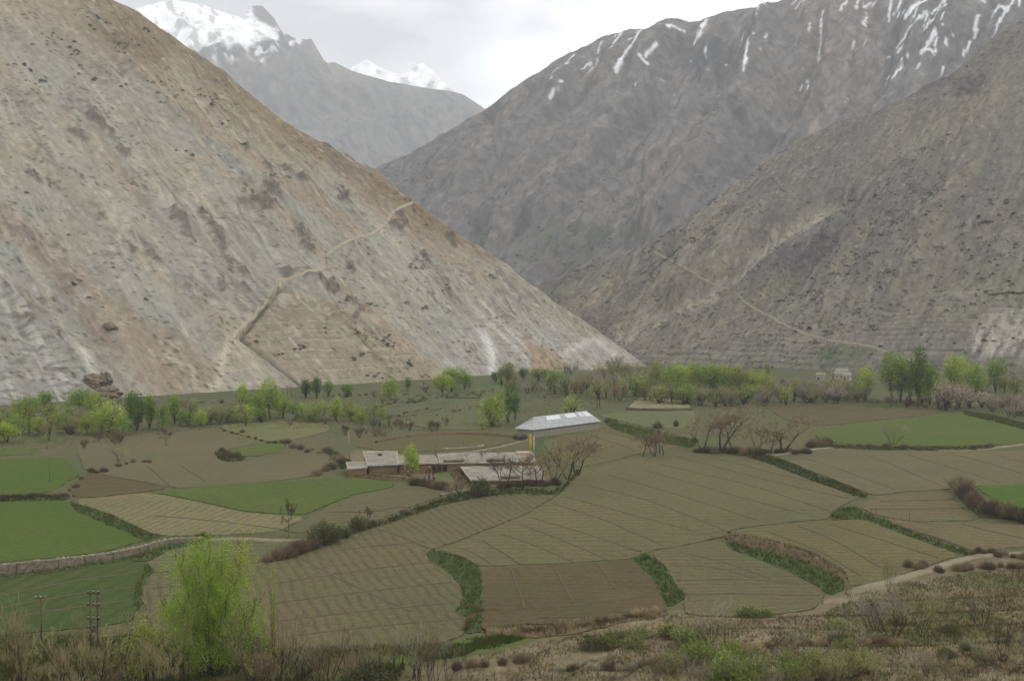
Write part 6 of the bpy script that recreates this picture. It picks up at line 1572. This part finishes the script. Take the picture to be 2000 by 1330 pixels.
# ------------------------------------------------------------------ people
SKIN = simple_mat('skin', A(150, 110, 84), .1, 8, .7, 0); HAIR = simple_mat('hair', (.02, .017, .015), .2, 8, .8, 0)
def person(px, base, label, top, bottom, sit=False, arm=0.0, rz=0.0, hold=0.0, hat=None):
    x, y, z = [float(q) for q in G(px, base)]
    k = .52 if sit else 1.0
    hip = .93 if not sit else .42
    sh = hip + .50; nk = sh + .07; hd = nk + .16
    vs = []; es = []; rad = []
    def v(p, r): vs.append(p); rad.append(r); return len(vs) - 1
    pel = v((0, 0, hip), .155); wst = v((0, 0, hip + .2), .14); ch = v((0, -.01, hip + .40), .165); ne = v((0, 0, nk), .06); h0 = v((0, -.01, nk + .07), .085); h1 = v((0, -.015, hd + .02), .105); h2 = v((0, 0, hd + .10), .07); ns = v((0, -.115, hd - .01), .02)
    es += [(pel, wst), (wst, ch), (ch, ne), (ne, h0), (h0, h1), (h1, h2), (h1, ns)]
    for s in (-1, 1):
        er = v((s * .10, 0, hd), .02); es.append((h1, er))
        a = v((s * .19, 0, sh - .03), .075); el = v((s * .27, -.05 - .12 * arm, sh - .30 + .1 * arm), .05); wr = v((s * .26, -.12 - .28 * arm, sh - .52 + .28 * arm), .035); pa = v((s * .26, -.15 - .33 * arm, sh - .60 + .30 * arm), .04)
        es += [(ch, a), (a, el), (el, wr), (wr, pa)]
        for j in range(5):
            t = v((s * (.26 + (.05 if j == 4 else 0) ) + (j - 1.5) * .018, -.18 - .36 * arm - (.02 if j in (1, 2) else 0), sh - .66 + .31 * arm + (.05 if j == 4 else 0)), .011); es.append((pa, t))
        if not sit:
            hp = v((s * .10, 0, hip - .08), .10); kn = v((s * .11, -.04, hip * .52), .07); an = v((s * .12, .02, .09), .045); to = v((s * .13, -.14, .04), .045); es += [(pel, hp), (hp, kn), (kn, an), (an, to)]
        else:
            hp = v((s * .12, -.06, hip - .06), .11); kn = v((s * .22, -.42, hip + .05), .075); an = v((s * .14, -.36, .08), .05); to = v((s * .15, -.52, .05), .045); es += [(pel, hp), (hp, kn), (kn, an), (an, to)]
    me = bpy.data.meshes.new('body'); me.from_pydata(vs, es, []); o = bpy.data.objects.new('person', me); COL.objects.link(o)
    sk = o.modifiers.new('skin', 'SKIN')
    for i, q in enumerate(me.skin_vertices[0].data): q.radius = (rad[i], rad[i]); q.use_root = (i == 0)
    sd = o.modifiers.new('sub', 'SUBSURF'); sd.levels = 1; sd.render_levels = 1
    dg = bpy.context.evaluated_depsgraph_get(); ev = o.evaluated_get(dg); nm = bpy.data.meshes.new_from_object(ev)
    o.modifiers.clear(); o.data = nm; bpy.data.meshes.remove(me)
    nm.materials.clear()
    for mt in (top, bottom, SKIN, HAIR): nm.materials.append(mt)
    for f in nm.polygons:
        c = f.center; f.use_smooth = True
        ax = abs(c.x)
        if c.z > nk - .01 and ax < .16: f.material_index = 3 if (c.z > hd + .05 or c.y > .03) else 2
        elif ax > .2 and c.y < -.10 - .24 * arm and c.z > hip - .25 and (sh - .70 + .25 * arm) < c.z < (sh - .50 + .34 * arm): f.material_index = 2
        elif c.z < hip - .02: f.material_index = 1
        else: f.material_index = 0
    o.location = (x, y, z - .03); o.rotation_euler = (0, 0, rz); tag(o, label, 'person', 'people by the houses' if px < 1000 else None)
    if hat:
        V, F = tube([(0, 0, hd + .03), (0, 0, hd + .10), (0, .01, hd + .17), (0, .01, hd + .19)], [.125, .125, .1, .03], 10); obj('cap', py_mesh('cap', V, F, True), hat, o)
cl = lambda n, *c: simple_mat(n, A(*c), .15, 5, .9, 0)
MR = cl('maroon', 116, 48, 44); MBk = cl('black_cloth', 40, 38, 40); MBl = cl('blue_cloth', 66, 78, 110); MWh = cl('white_shirt', 200, 196, 190); MPk = cl('pink_cloth', 176, 130, 118); MTe = cl('teal_cloth', 70, 112, 104); MBr = cl('brown_cloth', 92, 76, 60); MGr = cl('grey_cloth', 110, 106, 96)
person(833, 929, 'person in maroon standing left in the group by the garden hedge', MR, MBr, rz=.4, arm=.3, hat=MPk)
person(839, 928, 'person with pale headscarf and dark red coat at the group back', MR, MBk, rz=-.6, hat=MWh)
person(846, 934, 'person in red top and blue skirt on the right of the group', MR, MBl, rz=-.9, arm=.5)
person(829, 940, 'person in black with white sleeve sitting at the group front', MBk, MWh, sit=True, rz=1.0, arm=.6)
person(848, 941, 'person in black sitting lowest on the right of the group', MBk, MTe, sit=True, rz=-.8, arm=.6, hat=MWh)
person(838, 938, 'person in blue sitting in the middle of the group', MBl, MGr, sit=True, rz=.2, arm=.4)
person(797, 932, 'person in brown with pale cap sitting left of the willow', MBr, MBk, sit=True, rz=.5, hat=MWh)
person(802, 931, 'person in grey with pale cap sitting just left of the willow stem', MGr, MBr, sit=True, rz=-.4, hat=MPk)
person(1845, 801, 'person in dark clothes and blue trousers under the blossoming trees', MBk, MBl, rz=.8)

# ------------------------------------------------------------------ labels by place in the row
ORD = ['', 'second', 'third', 'fourth', 'fifth', 'sixth', 'seventh', 'eighth', 'ninth', 'tenth', 'eleventh', 'twelfth', 'thirteenth', 'fourteenth', 'fifteenth', 'sixteenth', 'seventeenth', 'eighteenth', 'nineteenth', 'twentieth'] + ['next'] * 40
rows = {}
for o, px, ph, zone in PEND: rows.setdefault((ph, zone), []).append((px, o))
for (ph, zone), l in rows.items():
    l.sort(key=lambda q: q[0])
    for i, (px, o) in enumerate(l):
        if len(l) == 1: o['label'] = ph + ' ' + zone
        elif i == 0: o['label'] = 'leftmost ' + ph + ' ' + zone
        elif i == len(l) - 1: o['label'] = 'rightmost ' + ph + ' ' + zone
        else: o['label'] = ORD[i] + ' ' + ph + ' from the left ' + zone
# ------------------------------------------------------------------ haze
m = bpy.data.materials.new('haze'); m.use_nodes = True
nt = m.node_tree; nt.nodes.clear()
vo = nt.nodes.new('ShaderNodeOutputMaterial'); pv = nt.nodes.new('ShaderNodeVolumePrincipled')
pv.inputs['Color'].default_value = (0.95, 0.97, 1.0, 1)
pv.inputs['Density'].default_value = 0.00015
pv.inputs['Anisotropy'].default_value = 0.15
nt.links.new(pv.outputs[0], vo.inputs['Volume'])
bm = bmesh.new(); bmesh.ops.create_cube(bm, size=1.0)
hz = bpy.data.meshes.new('haze'); bm.to_mesh(hz); bm.free()
ho = obj('haze', hz, m)
ho.scale = (14000, 9600, 1360); ho.location = (0, 3000, 1200 - 680)
tag(ho, 'thin pale haze filling the valley air', None, None, 'stuff')
